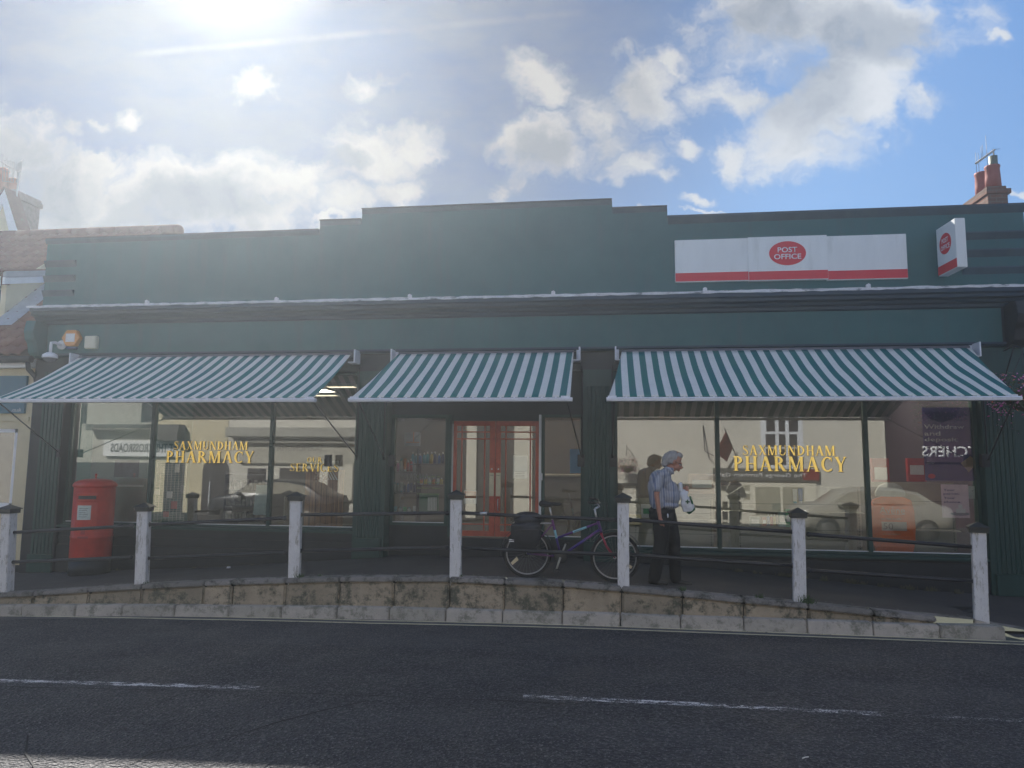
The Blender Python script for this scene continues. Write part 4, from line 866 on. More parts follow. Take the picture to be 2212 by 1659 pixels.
ch = MB(); ch.tube([BB + Vector((0, -.045, .088)), RA + Vector((0, -.045, .035))], .004, 5); ch.tube([BB + Vector((0, -.045, -.088)), RA + Vector((.06, -.045, -.09)), RA + Vector((0, -.045, -.035))], .004, 5); ch.build('chain', mat('dark_steel', (.08, .08, .08)), BK)
MB().lathe([(0, -.015), (.04, -.012), (.03, .012), (0, .015)], n=16).build('sprocket', mat('dark_steel', (.08, .08, .08)), BK, loc=RA + Vector((0, -.045, 0))).rotation_euler.x = R_(90)
mg = MB()
for k in range(16):
    a0, a1 = R_(20 + 8 * k), R_(28 + 8 * k); mg.hexa([(WB + .365 * math.cos(a), y, .325 + .365 * math.sin(a)) for a, y in ((a0, -.03), (a1, -.03), (a1, .03), (a0, .03))], [(WB + .371 * math.cos(a), y, .325 + .371 * math.sin(a)) for a, y in ((a0, -.026), (a1, -.026), (a1, .026), (a0, .026))])
mg.build('mudguard', black, BK); mg = MB()
for k in range(20):
    a0, a1 = R_(30 + 8 * k), R_(38 + 8 * k); mg.hexa([(.365 * math.cos(a), y, .325 + .365 * math.sin(a)) for a, y in ((a0, -.03), (a1, -.03), (a1, .03), (a0, .03))], [(.371 * math.cos(a), y, .325 + .371 * math.sin(a)) for a, y in ((a0, -.026), (a1, -.026), (a1, .026), (a0, .026))])
mg.build('mudguard', black, BK)
rk = MB()
for s_ in (-1, 1): rk.tube([(0, .07 * s_, .33), (-.03, .07 * s_, .73), (-.2, .07 * s_, .735), (.22, .06 * s_, .74), (.32, .02 * s_, .74)], .006, 6)
for x in (-.18, -.06, .06, .18): rk.tube([(x, -.07, .737), (x, .07, .737)], .005, 6)
rk.build('luggage_rack', steel, BK)
# panniers hanging on the rack
pn = MB(); PB_ = thing('pannier_bag', 'bulging black double pannier with white reflective stripes over the bicycle rear rack', 'bag', (rw.x, BY, zg))
for s_ in (-1, 1): pn.hexa([(-.22, .10 * s_ - .045, .40), (.12, .10 * s_ - .045, .40), (.12, .10 * s_ + .045, .40), (-.22, .10 * s_ + .045, .40)], [(-.21, .12 * s_ - .07, .73), (.19, .12 * s_ - .07, .73), (.19, .12 * s_ + .07, .73), (-.21, .12 * s_ + .07, .73)])
pn.ell((.0, 0, .79), (.21, .18, .10)); pn.ell((.03, -.13, .60), (.18, .085, .17))
bagm = mat('black_nylon', (.012, .013, .02), .6, .3, 8, bump=.5, bsc=14)
remesh(pn, 'bag_body', bagm, PB_, .012, 5)
MB().box(-.205, -.135, -.1915, -.186, .515, .528).box(-.205, -.135, -.1915, -.186, .492, .505).build('reflective_stripe', mat('reflective_white', (.8, .8, .78), .3), PB_, loc=(-.03, .03, 0))
MB().prism([(-.15, .66), (.16, .68), (.17, .655), (-.15, .635)], -.222, -.212).build('strap', black, PB_, loc=(0, .0, 0))
PB_.rotation_euler = BK.rotation_euler
# ------------------------------------------------------------------ walking man (faces +x)
MK = .00142; MY = 10.22
foot = at(1465, 1252, MY); MANZ = zp(foot.x, MY)
PN = thing('person', 'grey haired man in striped shirt and black trousers walking right with a white bag', 'person', (at(1441, 1100, MY).x, MY, MANZ))
def M3(cx, cy, y=0.): return Vector(((cx - 560) * MK, y, (1497 - cy) * MK))
b = MB()
hr = Matrix.Rotation(R_(14), 3, 'Y')
b.ell(M3(612, 285), (.102, .078, .118), hr); b.ell(M3(655, 352), (.055, .055, .070), hr); b.cap(M3(640, 385), M3(628, 402), .032, .03); b.ell(M3(678, 375), (.022, .026, .03))
b.tube([M3(684, 315), M3(706, 350), M3(690, 358)], [.012, .019, .014], 8)                       # nose
b.ell(M3(690, 378), (.013, .022, .007)); b.ell(M3(687, 388), (.013, .02, .007)); b.ell(M3(676, 408), (.02, .026, .017)); b.ell(M3(688, 306), (.018, .05, .01))   # lips, chin, brow
for s_ in (-1, 1): b.ell(M3(614, 315, .076 * s_), (.018, .010, .030), hr)
b.cap(M3(560, 440), M3(600, 370), .062, .056)
b.cap(M3(500, 520), M3(510, 740), .09, .10); b.cap(M3(500, 470, -.12), M3(500, 470, .12), .07, .07)
b.cap(M3(474, 500, -.175), M3(452, 640, -.205), .038, .037); b.cap(M3(452, 640, -.205), M3(482, 860, -.20), .037, .026)
b.cap(M3(520, 490, .175), M3(560, 640, .19), .040, .036); b.cap(M3(560, 640, .19), M3(712, 590, .02), .036, .027)
# near hand, loosely curled by the thigh
b.cap(M3(484, 868, -.20), M3(494, 905, -.20), .028, .034)
for k, (dx, ln) in enumerate(((-.018, .060), (-.005, .068), (.009, .064), (.021, .050))):
    p0 = M3(498, 920, -.20) + Vector((dx + .004, 0, 0)); p1 = p0 + Vector((.006, .008, -ln * .6)); b.cap(p0, p1, .0095, .009); b.cap(p1, p1 + Vector((.002, .02, -ln * .4)), .009, .008)
b.cap(M3(488, 880, -.19), M3(505, 905, -.17), .012, .011); b.cap(M3(505, 905, -.17), M3(510, 925, -.165), .011, .009)
# far hand gripping the bag handles in front of the chest
b.cap(M3(715, 590, .02), M3(738, 590, .0), .029, .032)
for k, dz in enumerate((.026, .009, -.008, -.024)):
    p0 = M3(742, 588, -.005) + Vector((0, 0, dz)); p1 = p0 + Vector((.028, -.022, -.002)); b.cap(p0, p1, .0105, .010); p2 = p1 + Vector((-.012, -.026, -.004)); b.cap(p1, p2, .010, .009); b.cap(p2, p2 + Vector((-.022, -.004, 0)), .009, .008)
b.cap(M3(730, 570, -.01), M3(748, 560, -.035), .013, .011); b.cap(M3(748, 560, -.035), M3(738, 568, -.055), .011, .009)
for hip, knee, ank in (((515, 850, -.07), (480, 1090, -.10), (415, 1390, -.11)), ((550, 850, .07), (630, 1080, .10), (640, 1400, .11))):
    b.cap(M3(*hip), M3(*knee), .06, .052); b.cap(M3(*knee), M3(*ank), .050, .036)
remesh(b, 'body', skin, PN, .0075, 2)
h = MB(); h.ell(M3(598, 275), (.106, .084, .106), Matrix.Rotation(R_(-8), 3, 'Y')); h.ell(M3(552, 300), (.075, .078, .095)); h.ell(M3(648, 238), (.055, .064, .045)); h.ell(M3(535, 345), (.045, .066, .055))
for k in range(70): a_ = random.uniform(-1.4, 1.4); p0 = M3(590 + random.uniform(-30, 40), 215, 0) + Vector((0, .05 * math.sin(a_), -.01)); h.tube([p0, M3(545 + random.uniform(-15, 30), 280, .085 * math.sin(a_)), M3(520 + random.uniform(-12, 40), 360 + random.uniform(-20, 22), .075 * math.sin(a_))], [.006, .008, .003], 5)
h.ell(M3(590, 315, -.066), (.05, .018, .035)); h.ell(M3(590, 315, .066), (.05, .018, .035))
remesh(h, 'hair', hairm, PN, .009, 2)
gl = MB()
for s_ in (-1, 1):
    gl.tube([M3(690, 322, .034 * s_) + Vector((.003, .026 * math.cos(a) * 1.0, .017 * math.sin(a))) for a in [2 * math.pi * k / 16 for k in range(16)]], .0035, 6, True); gl.tube([M3(688, 320, .062 * s_), M3(618, 305, .084 * s_)], .0035, 6)
gl.tube([M3(698, 318, -.01), M3(698, 318, .01)], .003, 6); gl.build('glasses', ink, PN)
for s_ in (-1, 1): MB().ell(M3(676, 322, .030 * s_), (.011, .012, .011)).build('eye', paper, PN); MB().ell(M3(676, 322, .030 * s_) + Vector((.009, 0, -.002)), (.004, .005, .005)).build('pupil', ink, PN)
s = MB(); s.ell(M3(500, 500), (.155, .18, .14)); s.cap(M3(455, 560), M3(480, 700), .115, .125); s.cap(M3(455, 560, -.06), M3(480, 720, -.06), .105, .12); s.cap(M3(455, 560, .06), M3(480, 720, .06), .105, .12)
s.ell(M3(575, 660), (.165, .17, .15)); s.ell(M3(545, 745), (.19, .175, .06)); s.ell(M3(590, 590), (.11, .15, .12)); s.cap(M3(510, 452, -.15), M3(510, 452, .15), .062, .062); s.cap(M3(560, 430), M3(590, 400), .075, .066)
s.cap(M3(480, 490, -.155), M3(455, 580, -.195), .060, .062); s.cap(M3(520, 490, .185), M3(550, 590, .215), .075, .066)
so_ = remesh(s, 'shirt', shirt, PN, .010, 3)
c = MB(); c.tube([M3(545, 360) + Vector((0, 0, -.01)), M3(575, 390, -.075), M3(600, 415, -.06), M3(625, 440, -.02)], [.012, .018, .02, .012], 8); c.tube([M3(545, 360) + Vector((0, 0, -.01)), M3(575, 390, .075), M3(600, 415, .06), M3(625, 440, .02)], [.012, .018, .02, .012], 8); c.build('collar', mat('shirt_collar', (.36, .40, .50), .8, .15, 20), so_)
t = MB(); t.ell(M3(512, 800), (.185, .165, .085)); t.ell(M3(490, 850), (.15, .17, .12)); t.ell(M3(560, 850), (.12, .15, .14))
t.cap(M3(500, 850, -.085), M3(495, 1080, -.11), .125, .098); t.cap(M3(495, 1080, -.11), M3(425, 1430, -.11), .095, .080); t.cap(M3(570, 850, .085), M3(620, 1080, .10), .12, .098); t.cap(M3(620, 1080, .10), M3(638, 1450, .11), .096, .078)
t.cap(M3(500, 1000), M3(520, 1180), .10, .07)
remesh(t, 'trousers', trous, PN, .011, 3)
for (x0, y0, yy) in ((400, 1455, -.11), (640, 1478, .11)):
    f = MB(); f.cap(M3(x0 - 5, y0, yy), M3(x0 + 60, y0 + 12, yy), .045, .042); f.cap(M3(x0 + 60, y0 + 14, yy), M3(x0 + 135, y0 + 22, yy), .042, .032); f.ell(M3(x0, y0 - 18, yy), (.05, .045, .05)); remesh(f, 'shoe', shoe, PN, .009, 2)
MB().ell(M3(556, 838, -.175), (.012, .008, .03)).build('belt_tag', whitem, PN)
def bow(o, ang=R_(15)):
    pv_ = M3(572, 405)
    for v in o.data.vertices:
        w_ = min(1, max(0, (v.co.z - pv_.z + .02) / .09))
        if w_ <= 0: continue
        w_ = w_ * w_ * (3 - 2 * w_); a = ang * w_; dx, dz = v.co.x - pv_.x, v.co.z - pv_.z
        v.co.x = pv_.x + dx * math.cos(a) + dz * math.sin(a) - .012 * w_; v.co.z = pv_.z - dx * math.sin(a) + dz * math.cos(a)
for o_ in PN.children:
    if o_.name.split('.')[0] in ('body', 'hair', 'glasses', 'eye', 'pupil'): bow(o_)
cbg = mat('white_carrier', (.62, .64, .68), .35, .08, 9, bump=.7, bsc=14)
bo = M3(745, 600) + Vector(PN.location); CB = thing('carrier_bag', 'small white plastic carrier bag with green cross held by the walking man', 'bag', bo); bl = -bo + Vector(PN.location)
q1 = MB(); q1.ell(M3(742, 725, -.04) + bl, (.080, .06, .105)); q1.ell(M3(765, 755, -.04) + bl, (.075, .055, .08)); q1.cap(M3(700, 640, -.04) + bl, M3(735, 690, -.04) + bl, .035, .06); q1.cap(M3(720, 610, -.03) + bl, M3(725, 650, -.04) + bl, .03, .045); q1.cap(M3(690, 540, -.03) + bl, M3(690, 600, -.035) + bl, .028, .033); q1.ell(M3(745, 620, -.04) + bl, (.025, .03, .04))
q1.hexa([tuple(M3(710, 805, y) + bl) for y in (-.08, .0)] + [tuple(M3(775, 800, y) + bl) for y in (.0, -.08)], [tuple(M3(690, 720, y) + bl) for y in (-.09, .01)] + [tuple(M3(805, 730, y) + bl) for y in (.01, -.09)])
remesh(q1, 'bag_film', cbg, CB, .007, 3)
gm = mat('bag_green', (.008, .11, .045), .4); q2 = MB(); cc = M3(748, 705, -.11) + bl
q2.box(cc.x - .028, cc.x + .028, cc.y, cc.y + .012, cc.z - .009, cc.z + .009); q2.box(cc.x - .009, cc.x + .009, cc.y, cc.y + .012, cc.z - .028, cc.z + .028); q2.build('green_cross', gm, CB)
q3 = MB(); q3.cap(M3(765, 802, -.04) + bl, M3(803, 775, -.04) + bl, .034, .03); q3.cap(M3(775, 660, -.075) + bl, M3(795, 720, -.085) + bl, .014, .014); q3.build('green_corner', gm, CB)
# ------------------------------------------------------------------ things inside the windows
def pbox(name, label, cat, u0_, u1_, v0, v1, Y, d, mt, group=None, bev=.004):
    a = at(u0_, v1, Y); b = at(u1_, v0, Y); T = thing(name, label, cat, ((a.x + b.x) / 2, Y, a.z), group)
    w = (b.x - a.x) / 2; h = b.z - a.z
    return T, w, h
wood = mat('plank_print', (.36, .19, .10), .5, .35, 5, stretch=(6, 6, .5), dirt=(.16, .08, .05), dsc=6)
boardm = mat('beige_backboard', (.34, .32, .26), .7, .05, 3); frost = mat('frosted_banner', (.30, .37, .35), .6, .08, 2)
T, w, h = pbox('plank_poster', 'tall display poster printed with brown wooden planks behind the services lettering', 'poster', 656, 744, 1015, 1139, 12.42, .02, wood)
MB().box(-w, w, -.01, .01, 0, h).build('print', wood, T); 
pl = MB()
for k in range(1, 7): pl.box(-w + 2 * w * k / 7 - .003, -w + 2 * w * k / 7 + .003, -.0125, -.0095, .01, h - .01)
pl.build('plank_gaps', mat('plank_gap', (.05, .03, .02), .7), T)
MB().box(-w, w * .72, -.0126, -.0096, h + .001, h + .16).build('top_panel', mat('pale_print', (.42, .44, .40), .6, .2, 14), T, .002)
sc = MB()
for k in range(70):
    x = random.uniform(-.28, .12) * w * 2; z = h - .02 - random.random() * .2; sc.ell((x, -.013, z), (.012, .003, .009), nu=6, nv=4)
sc.build('tablets_print', mat('tablet_print', (.55, .42, .30), .6, .3, 20), T)
for k in range(4): MB().hexa([(.02 + .05 * k + .05, -.013, h - .18), (.045 + .05 * k + .05, -.013, h - .18), (.045 + .05 * k + .05, -.010, h - .18), (.02 + .05 * k + .05, -.010, h - .18)], [(-.05 + .05 * k, -.013, h + .02), (-.025 + .05 * k, -.013, h + .02), (-.025 + .05 * k, -.010, h + .02), (-.05 + .05 * k, -.010, h + .02)]).build('stick_print', paper, T)
T, w, h = pbox('window_banner', 'pale grey green frosted banner behind the pane beside the post box', 'banner', 188, 325, 925, 1128, 12.5, .02, frost)
MB().box(-w, w, -.006, .006, 0, h).build('sheet', frost, T); MB().box(-w * .5 + .2, w * .7, -.01, -.006, h * .48, h * .66).build('photo_panel', mat('banner_print', (.10, .10, .13), .6, .5, 6), T); MB().box(-w * .8, w * .9, -.012, -.006, h * .38, h * .40).build('strip', paper, T)
T, w, h = pbox('wire_rack', 'grey wire grid rack with hanging packets behind the second pane of the left window', 'rack', 332, 404, 1000, 1128, 12.5, .02, steel)
g = MB()
for k in range(9): x = -w + 2 * w * k / 8; g.tube([(x, 0, 0), (x, 0, h)], .004, 5)
for k in range(36): z = h * k / 35; g.tube([(-w, .004, z), (w, .004, z)], .0035, 5)
g.build('wire_grid', mat('wire_grey', (.38, .38, .38), .4), T)
for k, (x, z, a, b_) in enumerate(((.0, .45, .1, .12), (.1, .25, .11, .14), (-.2, .9, .1, .14), (.12, .92, .08, .16), (-.05, .1, .1, .1), (.25, .55, .07, .13), (-.25, .5, .09, .1))):
    MB().box(x - a / 2, x + a / 2, -.035, -.006, z, z + b_).build('packet', [paper, mat('packet_red', (.45, .1, .08), .5), mat('packet_grey', (.3, .32, .34), .5)][k % 3], T, .003)
T, w, h = pbox('leaflet_stand', 'pale blue leaflet stand left of the mullion in the left window', 'stand', 546, 580, 1048, 1112, 12.5, .02, white)
MB().hexa([(-w, 0, 0), (w, 0, 0), (w, .16, 0), (-w, .16, 0)], [(-w, .08, h), (w, .08, h), (w, .1, h), (-w, .1, h)]).build('back', mat('pale_blue_card', (.35, .45, .47), .5), T, .003); MB().box(-w * .8, w * .8, -.02, .01, .02, h * .4).build('pocket', mat('pale_blue_card', (.35, .45, .47)), T, .003)
T, w, h = pbox('window_shelf_unit', 'low grey shelf unit of boxes at the left window between the mullions', 'shelves', 480, 575, 1020, 1128, 12.9, .3, darkp)
u_ = MB(); u_.box(-w, -w + .02, 0, .3, 0, h); u_.box(w - .02, w, 0, .3, 0, h)
u_.build('side_panel', mat('shelf_grey', (.10, .10, .11), .6), T); 
for k in range(4): MB().box(-w, w, 0, .3, h * k / 3.2, h * k / 3.2 + .02).build('shelf', mat('shelf_grey', (.10, .10, .11)), T)
bk_ = MB()
for k in range(3):
    x = -w + .04
    while x < w - .08:
        ww = random.uniform(.03, .07); bk_.box(x, x + ww, .03, .2, h * k / 3.2 + .021, h * k / 3.2 + random.uniform(.12, .22)); x += ww + random.uniform(.004, .03)
bk_.build('boxes_on_shelf', mat('mixed_boxes', (.24, .22, .2), .5, .9, 7), T)
# product shelves behind the entrance window
T = thing('product_shelves', 'dark shelving full of bottles behind the window left of the red doors', 'shelves', (-3.3, 12.7, .6)); 
for (ua, ub, v) in ((885, 962, 1002), (846, 900, 1019), (846, 900, 1064), (903, 960, 1047), (846, 960, 1107), (846, 960, 1146)):
    a = at(ua, v, 12.72); b = at(ub, v, 12.72); MB().box(a.x + 3.3, b.x + 3.3, -.0, .26, a.z - .62, a.z - .60).build('shelf', mat('shelf_black', (.015, .015, .018), .5), T)
for u in (844, 902, 963): a = at(u, 1000, 12.72); MB().box(a.x + 3.3 - .01, a.x + 3.3 + .01, .0, .26, .1, 1.72).build('upright', mat('shelf_black', (.015, .015, .018)), T)
def bottle(h, w, c, kind, cap):
    T = thing('product_bottle', 'x', 'bottle', (0, 0, 0), 'bottles on the window shelves')
    if kind == 0: MB().lathe([(0, 0), (w, 0), (w, h * .62), (w * .85, h * .72), (w * .4, h * .8), (w * .4, h * .82), (0, h * .82)], n=14, sy=.7).build('flask', c, T); MB().lathe([(0, h * .82), (w * .5, h * .82), (w * .45, h), (0, h)], n=12).build('cap', cap, T)
    elif kind == 1: MB().lathe([(0, 0), (w, 0), (w * 1.02, h * .7), (w * .6, h * .8), (0, h * .8)], n=14, sy=.6).build('flask', c, T); k = MB(); k.lathe([(0, h * .8), (w * .25, h * .8), (w * .25, h * .92), (0, h * .92)], n=8); k.box(-w * .9, w * .3, -.012, .012, h * .92, h); k.build('pump', cap, T)
    else: MB().lathe([(0, 0), (w * .75, 0), (w * .75, h * .14), (0, h * .14)], n=12).build('cap', cap, T); k = MB(); k.hexa([(-w * .7, -.02, h * .14), (w * .7, -.02, h * .14), (w * .7, .02, h * .14), (-w * .7, .02, h * .14)], [(-w, -.004, h), (w, -.004, h), (w, .004, h), (-w, .004, h)]); k.build('tube', c, T, .003)
    return T
def rc(n, c): return mat(n, c, .35, .1, 12)
teal = rc('bottle_teal', (.05, .28, .36)); bl_ = rc('bottle_blue', (.04, .12, .38)); rd = rc('bottle_red', (.5, .06, .04)); wh = rc('bottle_white', (.62, .62, .62)); orn = rc('bottle_orange', (.6, .2, .05)); grn = rc('bottle_green', (.04, .3, .12)); pk = rc('bottle_pink', (.5, .15, .28)); dk = rc('bottle_navy', (.02, .04, .14)); yl = rc('bottle_yellow', (.6, .45, .12))
ORD = ['first', 'second', 'third', 'fourth', 'fifth', 'sixth', 'seventh', 'eighth', 'ninth', 'tenth']
cn = {teal.name: 'teal', bl_.name: 'blue', rd.name: 'red', wh.name: 'white', orn.name: 'orange', grn.name: 'green', pk.name: 'pink', dk.name: 'navy', yl.name: 'yellow'}
def row(ua, ub, v, hpx, cols, where, Y=12.76, kinds=(0, 1, 2)):
    n = len(cols)
    for i, c in enumerate(cols):
        u = ua + (ub - ua) * (i + .5) / n; p = at(u, v, Y); h = hpx / F * Y * random.uniform(.82, 1.1); w = (ub - ua) / n / F * Y * .42
        b = bottle(h, w, c, kinds[i % len(kinds)], wh if c is not wh else teal); b.location = (p.x, Y + random.uniform(-.01, .03), p.z + .004); b['label'] = '%s bottle, %s from the left on the %s' % (cn[c.name], ORD[i], where)
row(887, 960, 1001.5, 24, [teal, teal, bl_, teal, teal, yl, dk, bl_, dk], 'top right shelf by the red doors', kinds=(0, 0, 1, 0))
row(848, 899, 1018.5, 27, [wh, pk, wh, orn, rd, rd, wh], 'upper left shelf by the red doors', kinds=(0, 1, 0, 2))
row(848, 899, 1063.5, 21, [wh, wh, wh, dk, bl_, dk, dk], 'lower left shelf by the red doors', kinds=(0, 0, 2))
row(906, 958, 1046.5, 15, [orn, yl, wh, orn, wh, yl], 'middle right shelf by the red doors', kinds=(2, 0))
row(848, 900, 1106.5, 12, [teal, wh, grn, wh, wh], 'lowest shelf by the red doors', kinds=(2, 0))
T, w, h = pbox('opening_hours_board', 'green and white information board low behind the entrance window', 'board', 905, 948, 1066, 1106, 12.6, .02, wh)
MB().box(-w, w, -.006, .006, 0, h).build('board', mat('board_green', (.05, .16, .09), .5), T, .002)
for k in range(6): MB().box(-w * .1 + (w * .16) * k, -w * .1 + (w * .16) * k + .02, -.009, -.006, .03, h * .8).build('white_bars', paper, T)
T, w, h = pbox('hanging_sign', 'white square sign with orange lines hanging above the bottle shelves', 'sign', 874, 908, 934, 963, 12.8, .02, white)
MB().box(-w, w, -.01, .01, 0, h).build('panel', mat('sign_greyish', (.42, .42, .44), .5), T); MB().box(w * .1, w * .22, -.013, -.009, h * .3, h).build('orange_line', orn, T); MB().box(-w * .8, w * .9, -.0131, -.0091, h * .22, h * .3).build('orange_line', orn, T)
T, w, h = pbox('blue_poster', 'bright blue poster hung behind the pane right of the red doors', 'poster', 1231, 1258, 970, 1022, 12.7, .02, bl_)
MB().box(-w, w, -.006, .006, 0, h).build('sheet', mat('poster_blue', (.02, .22, .50), .5, .1), T, .002)
T, w, h = pbox('counter', 'pale serving counter inside right of the red doors', 'counter', 1170, 1262, 1030, 1130, 13.6, .02, boardm)
MB().box(-w, w, 0, .5, -.3, h).build('front', mat('counter_front', (.16, .15, .13), .6), T, .01); MB().box(-w - .03, w + .03, -.03, .53, h, h + .04).build('worktop', boardm, T, .006)
for (u0_, u1_, v0, v1, s_, c_) in ((1002, 1030, 1060, 1088, 'left', (.5, .16, .05)), (1108, 1140, 984, 1034, 'right', (.5, .52, .55))):
    T, w, h = pbox('door_notice', ('orange over white notice low on the %s door leaf' if s_ == 'left' else 'white printed sheet on the %s door leaf') % s_, 'notice', u0_, u1_, v0, v1, EY + .01, 0, paper)
    MB().box(-w, w, -.001, .001, 0, h).build('sheet', paper, T); MB().box(-w * .9, w * .9, -.0022, -.0012, h * (.42 if s_ == 'left' else .3), h * .96).build('print', mat('notice_' + s_, c_, .5, .1), T)
    for k in range(4): MB().box(-w * .7, w * .6, -.0022, -.0012, h * .07 * (k + 1), h * .07 * (k + 1) + h * .02).build('print_line', ink, T)
# right hand windows
for i, (ua, ub, va, pn_) in enumerate(((1338, 1540, 1078, 'first'), (1562, 1858, 1052, 'middle'), (1880, 2060, 1043, 'last'))):
    T, w, h = pbox('display_backboard', 'beige slotted backboard low in the %s pane of the right window' % pn_, 'display board', ua, ub, va, 1188, 12.62, 0, boardm, 'beige backboards in the right window')
    MB().box(-w, w, 0, .02, 0, h).build('board', boardm, T); 
    for z in (.33, .72): MB().box(-w, w, -.003, .0, h * z, h * z + .006).build('groove', ink, T)
    for x in (-w + .28, w - .04):
        d = MB()
        for k in range(int(h / .045)): d.box(x - .006, x + .006, -.006, -.001, .015 + .045 * k, .04 + .045 * k)
        d.build('slotted_upright', ink, T)
    MB().box(-w, w, -.16, -.0, h * .60 if i < 2 else h * .3, h * .60 + .015 if i < 2 else h * .3 + .015).build('shelf', boardm, T)
def small(u0_, u1_, v0, v1, mt, lab, Y=12.5, cat='box', name='product_box'):
    T, w, h = pbox(name, lab, cat, u0_, u1_, v0, v1, Y, .06, mt); MB().box(-w, w, -.04, .04, 0, h).build('carton', mt, T, .004); MB().box(-w * .75, w * .75, -.044, -.04, h * .3, h * .7).build('printed_label', paper if mt is not wh else grn, T); return T
small(1620, 1640, 1116, 1136, mat('carton_pale', (.40, .45, .42), .5), 'pale carton on the right window shelf left of the blue bottle')
small(1646, 1654, 1117, 1136, mat('carton_pink', (.5, .25, .2), .5), 'narrow pink carton on the right window shelf')
small(1682, 1696, 1105, 1137, mat('carton_glass', (.25, .38, .36), .4), 'tall grey green carton beside the green box in the right window'); small(1697, 1705, 1100, 1138, grn, 'tall green box on the right window shelf')
row(1657, 1678, 1135.5, 25, [bl_, rd, yl], 'shelf of the right window', 12.5, (0,)); row(1713, 1735, 1088, 28, [wh, bl_], 'panel above the shelf in the right window', 12.56, (2,))
small(1385, 1420, 1090, 1118, wh, 'white leaflet box behind the first right pane'); small(1960, 1997, 990, 1040, mat('red_case', (.42, .03, .03), .5), 'red box with a white stripe beside the navy poster', 12.9); small(1884, 1918, 990, 1055, mat('red_stand', (.32, .05, .05), .5), 'tall dull red stand beside the mullion of the right window', 13.2, 'stand', 'display_stand')
small(1488, 1543, 1024, 1066, mat('pale_pink_pack', (.50, .36, .30), .6, .15, 9), 'pale pink packet pile behind the walking man', 12.7)
small(1352, 1386, 1112, 1133, mat('carton_yellow', (.45, .36, .12), .6), 'yellow carton low behind the post by the bicycle', 12.5)
# sunscreen cut-out
T, w, h = pbox('sunscreen_display', 'giant orange sunscreen bottle cut-out with a frosted white cap in the right window', 'display', 1884, 1975, 1072, 1198, 12.36, 0, orn)
om = mat('sunscreen_orange', (.80, .15, .015), .4, .08, 3); pts = [(-w * .72, 0), (w * .80, 0), (w * .94, h * .2), (w, h * .45), (w * .97, h * .75), (w * .86, h * .93), (w * .5, h * .985), (-w * .45, h * .985), (-w * .85, h * .93), (-w * .99, h * .75), (-w, h * .4), (-w * .88, h * .15)]
MB().prism(pts, 0, .05).build('bottle_body', om, T, .008)
MB().prism([(-w * .72, h * .99), (w * .62, h * .99), (w * .62, h * 1.06), (w * .45, h * 1.17), (w * .15, h * 1.22), (-w * .25, h * 1.22), (-w * .55, h * 1.17), (-w * .72, h * 1.06)], .002, .048).build('cap', mat('frosted_cap', (.5, .5, .47), .4), T, .008)
bw = mat('print_cream', (.62, .50, .38), .5); bd_ = T
text('brand_lettering', 'Avène', bw, bd_, (-w * .02, -.001, h * .70), .105, .38, align='CENTER'); MB().box(-w * .5, w * .55, -.003, 0, h * .685, h * .692).build('underline', bw, T)
text('product_lettering', 'ULTRA FLUID', bw, bd_, (-w * .08, -.001, h * .59), .03, .30, align='CENTER', bold=.01)
MB().box(-w * .52, w * .6, -.004, 0, h * .41, h * .56).build('number_panel', mat('panel_cream', (.6, .55, .5), .5), T, .002); text('number', '50', mat('number_grey', (.15, .12, .11), .5), T, (-w * .45, -.0045, h * .43), .10, .15)
for k in range(3): text('fine_print', ('SPF', 'face care', 'dry touch')[k], mat('number_grey', (.15, .12, .11)), T, (-w * .02, -.0045, h * (.52 - .035 * k)), .014)
text('fine_print', 'SUNSCREEN', bw, T, (-w * .1, -.001, h * .34), .02, .26, align='CENTER'); text('fine_print', 'FLUID', bw, T, (-w * .1, -.001, h * .23), .02, .16, align='CENTER')
# posters on the glass
T, w, h = pbox('bank_poster', 'navy poster reading Withdraw and deposit cash at the right end of the window', 'poster', 1999, 2106, 880, 1038, 12.26, 0, navy)
MB().box(-w, w, -.002, .002, 0, h).build('sheet', navy, T); lt_ = mat('poster_letter', (.85, .82, .85), .5)
for k, s_ in enumerate(('Withdraw', 'and', 'deposit', 'cash')): text('poster_lettering', s_, lt_, T, (-w * .95, -.0035, h * .705 - .108 * k), .068 if k != 2 else .078, (.60, .24, .49, .30)[k], bold=.015)
for k in range(2): text('small_print', ('Make it part of your', 'everyday banking')[k], lt_, T, (-w * .92, -.0035, h * .245 - .022 * k), .014)
mb = MB(); ringellipse(mb, (-w * .76, h * .06), .055, .038, -.004, -.002, 24); mb.build('red_oval', signr, T)
MB().prism([(w * .35, h * .24), (w * .62, h * .12), (w * .98, h * .24), (w * .72, h * .34)], -.004, -.002).build('parcel_picture', mat('parcel_print', (.42, .28, .20), .5), T)
T, w, h = pbox('parcel_poster', 'pale pink poster reading Your parcel Your choice below the navy poster', 'poster', 2036, 2091, 1047, 1118, 12.25, 0, paper)
MB().box(-w, w, -.002, .002, 0, h).build('sheet', mat('poster_pink', (.74, .56, .62), .5), T)
for k, s_ in enumerate(('Your', 'parcel.', 'Your', 'choice.')): text('poster_lettering', s_, navy, T, (-w * .84, -.0035, h * .80 - .062 * k), .036, (.17, .24, .17, .26)[k], bold=.015)
mb = MB(); ringellipse(mb, (w * .3, h * .12), .14, .03, -.0035, -.002, 24); mb.build('plate_picture', mat('print_grey', (.25, .24, .28), .5), T); MB().box(w * .0, w * .7, -.004, -.0035, h * .15, h * .27).build('parcels_picture', paper, T, .0); MB().box(w * .2, w * .5, -.004, -.0035, h * .28, h * .40).build('parcels_picture', paper, T)
T, w, h = pbox('small_notice', 'small pale green notice taped beside the pink poster', 'notice', 2092, 2110, 1050, 1077, 12.25, 0, paper)
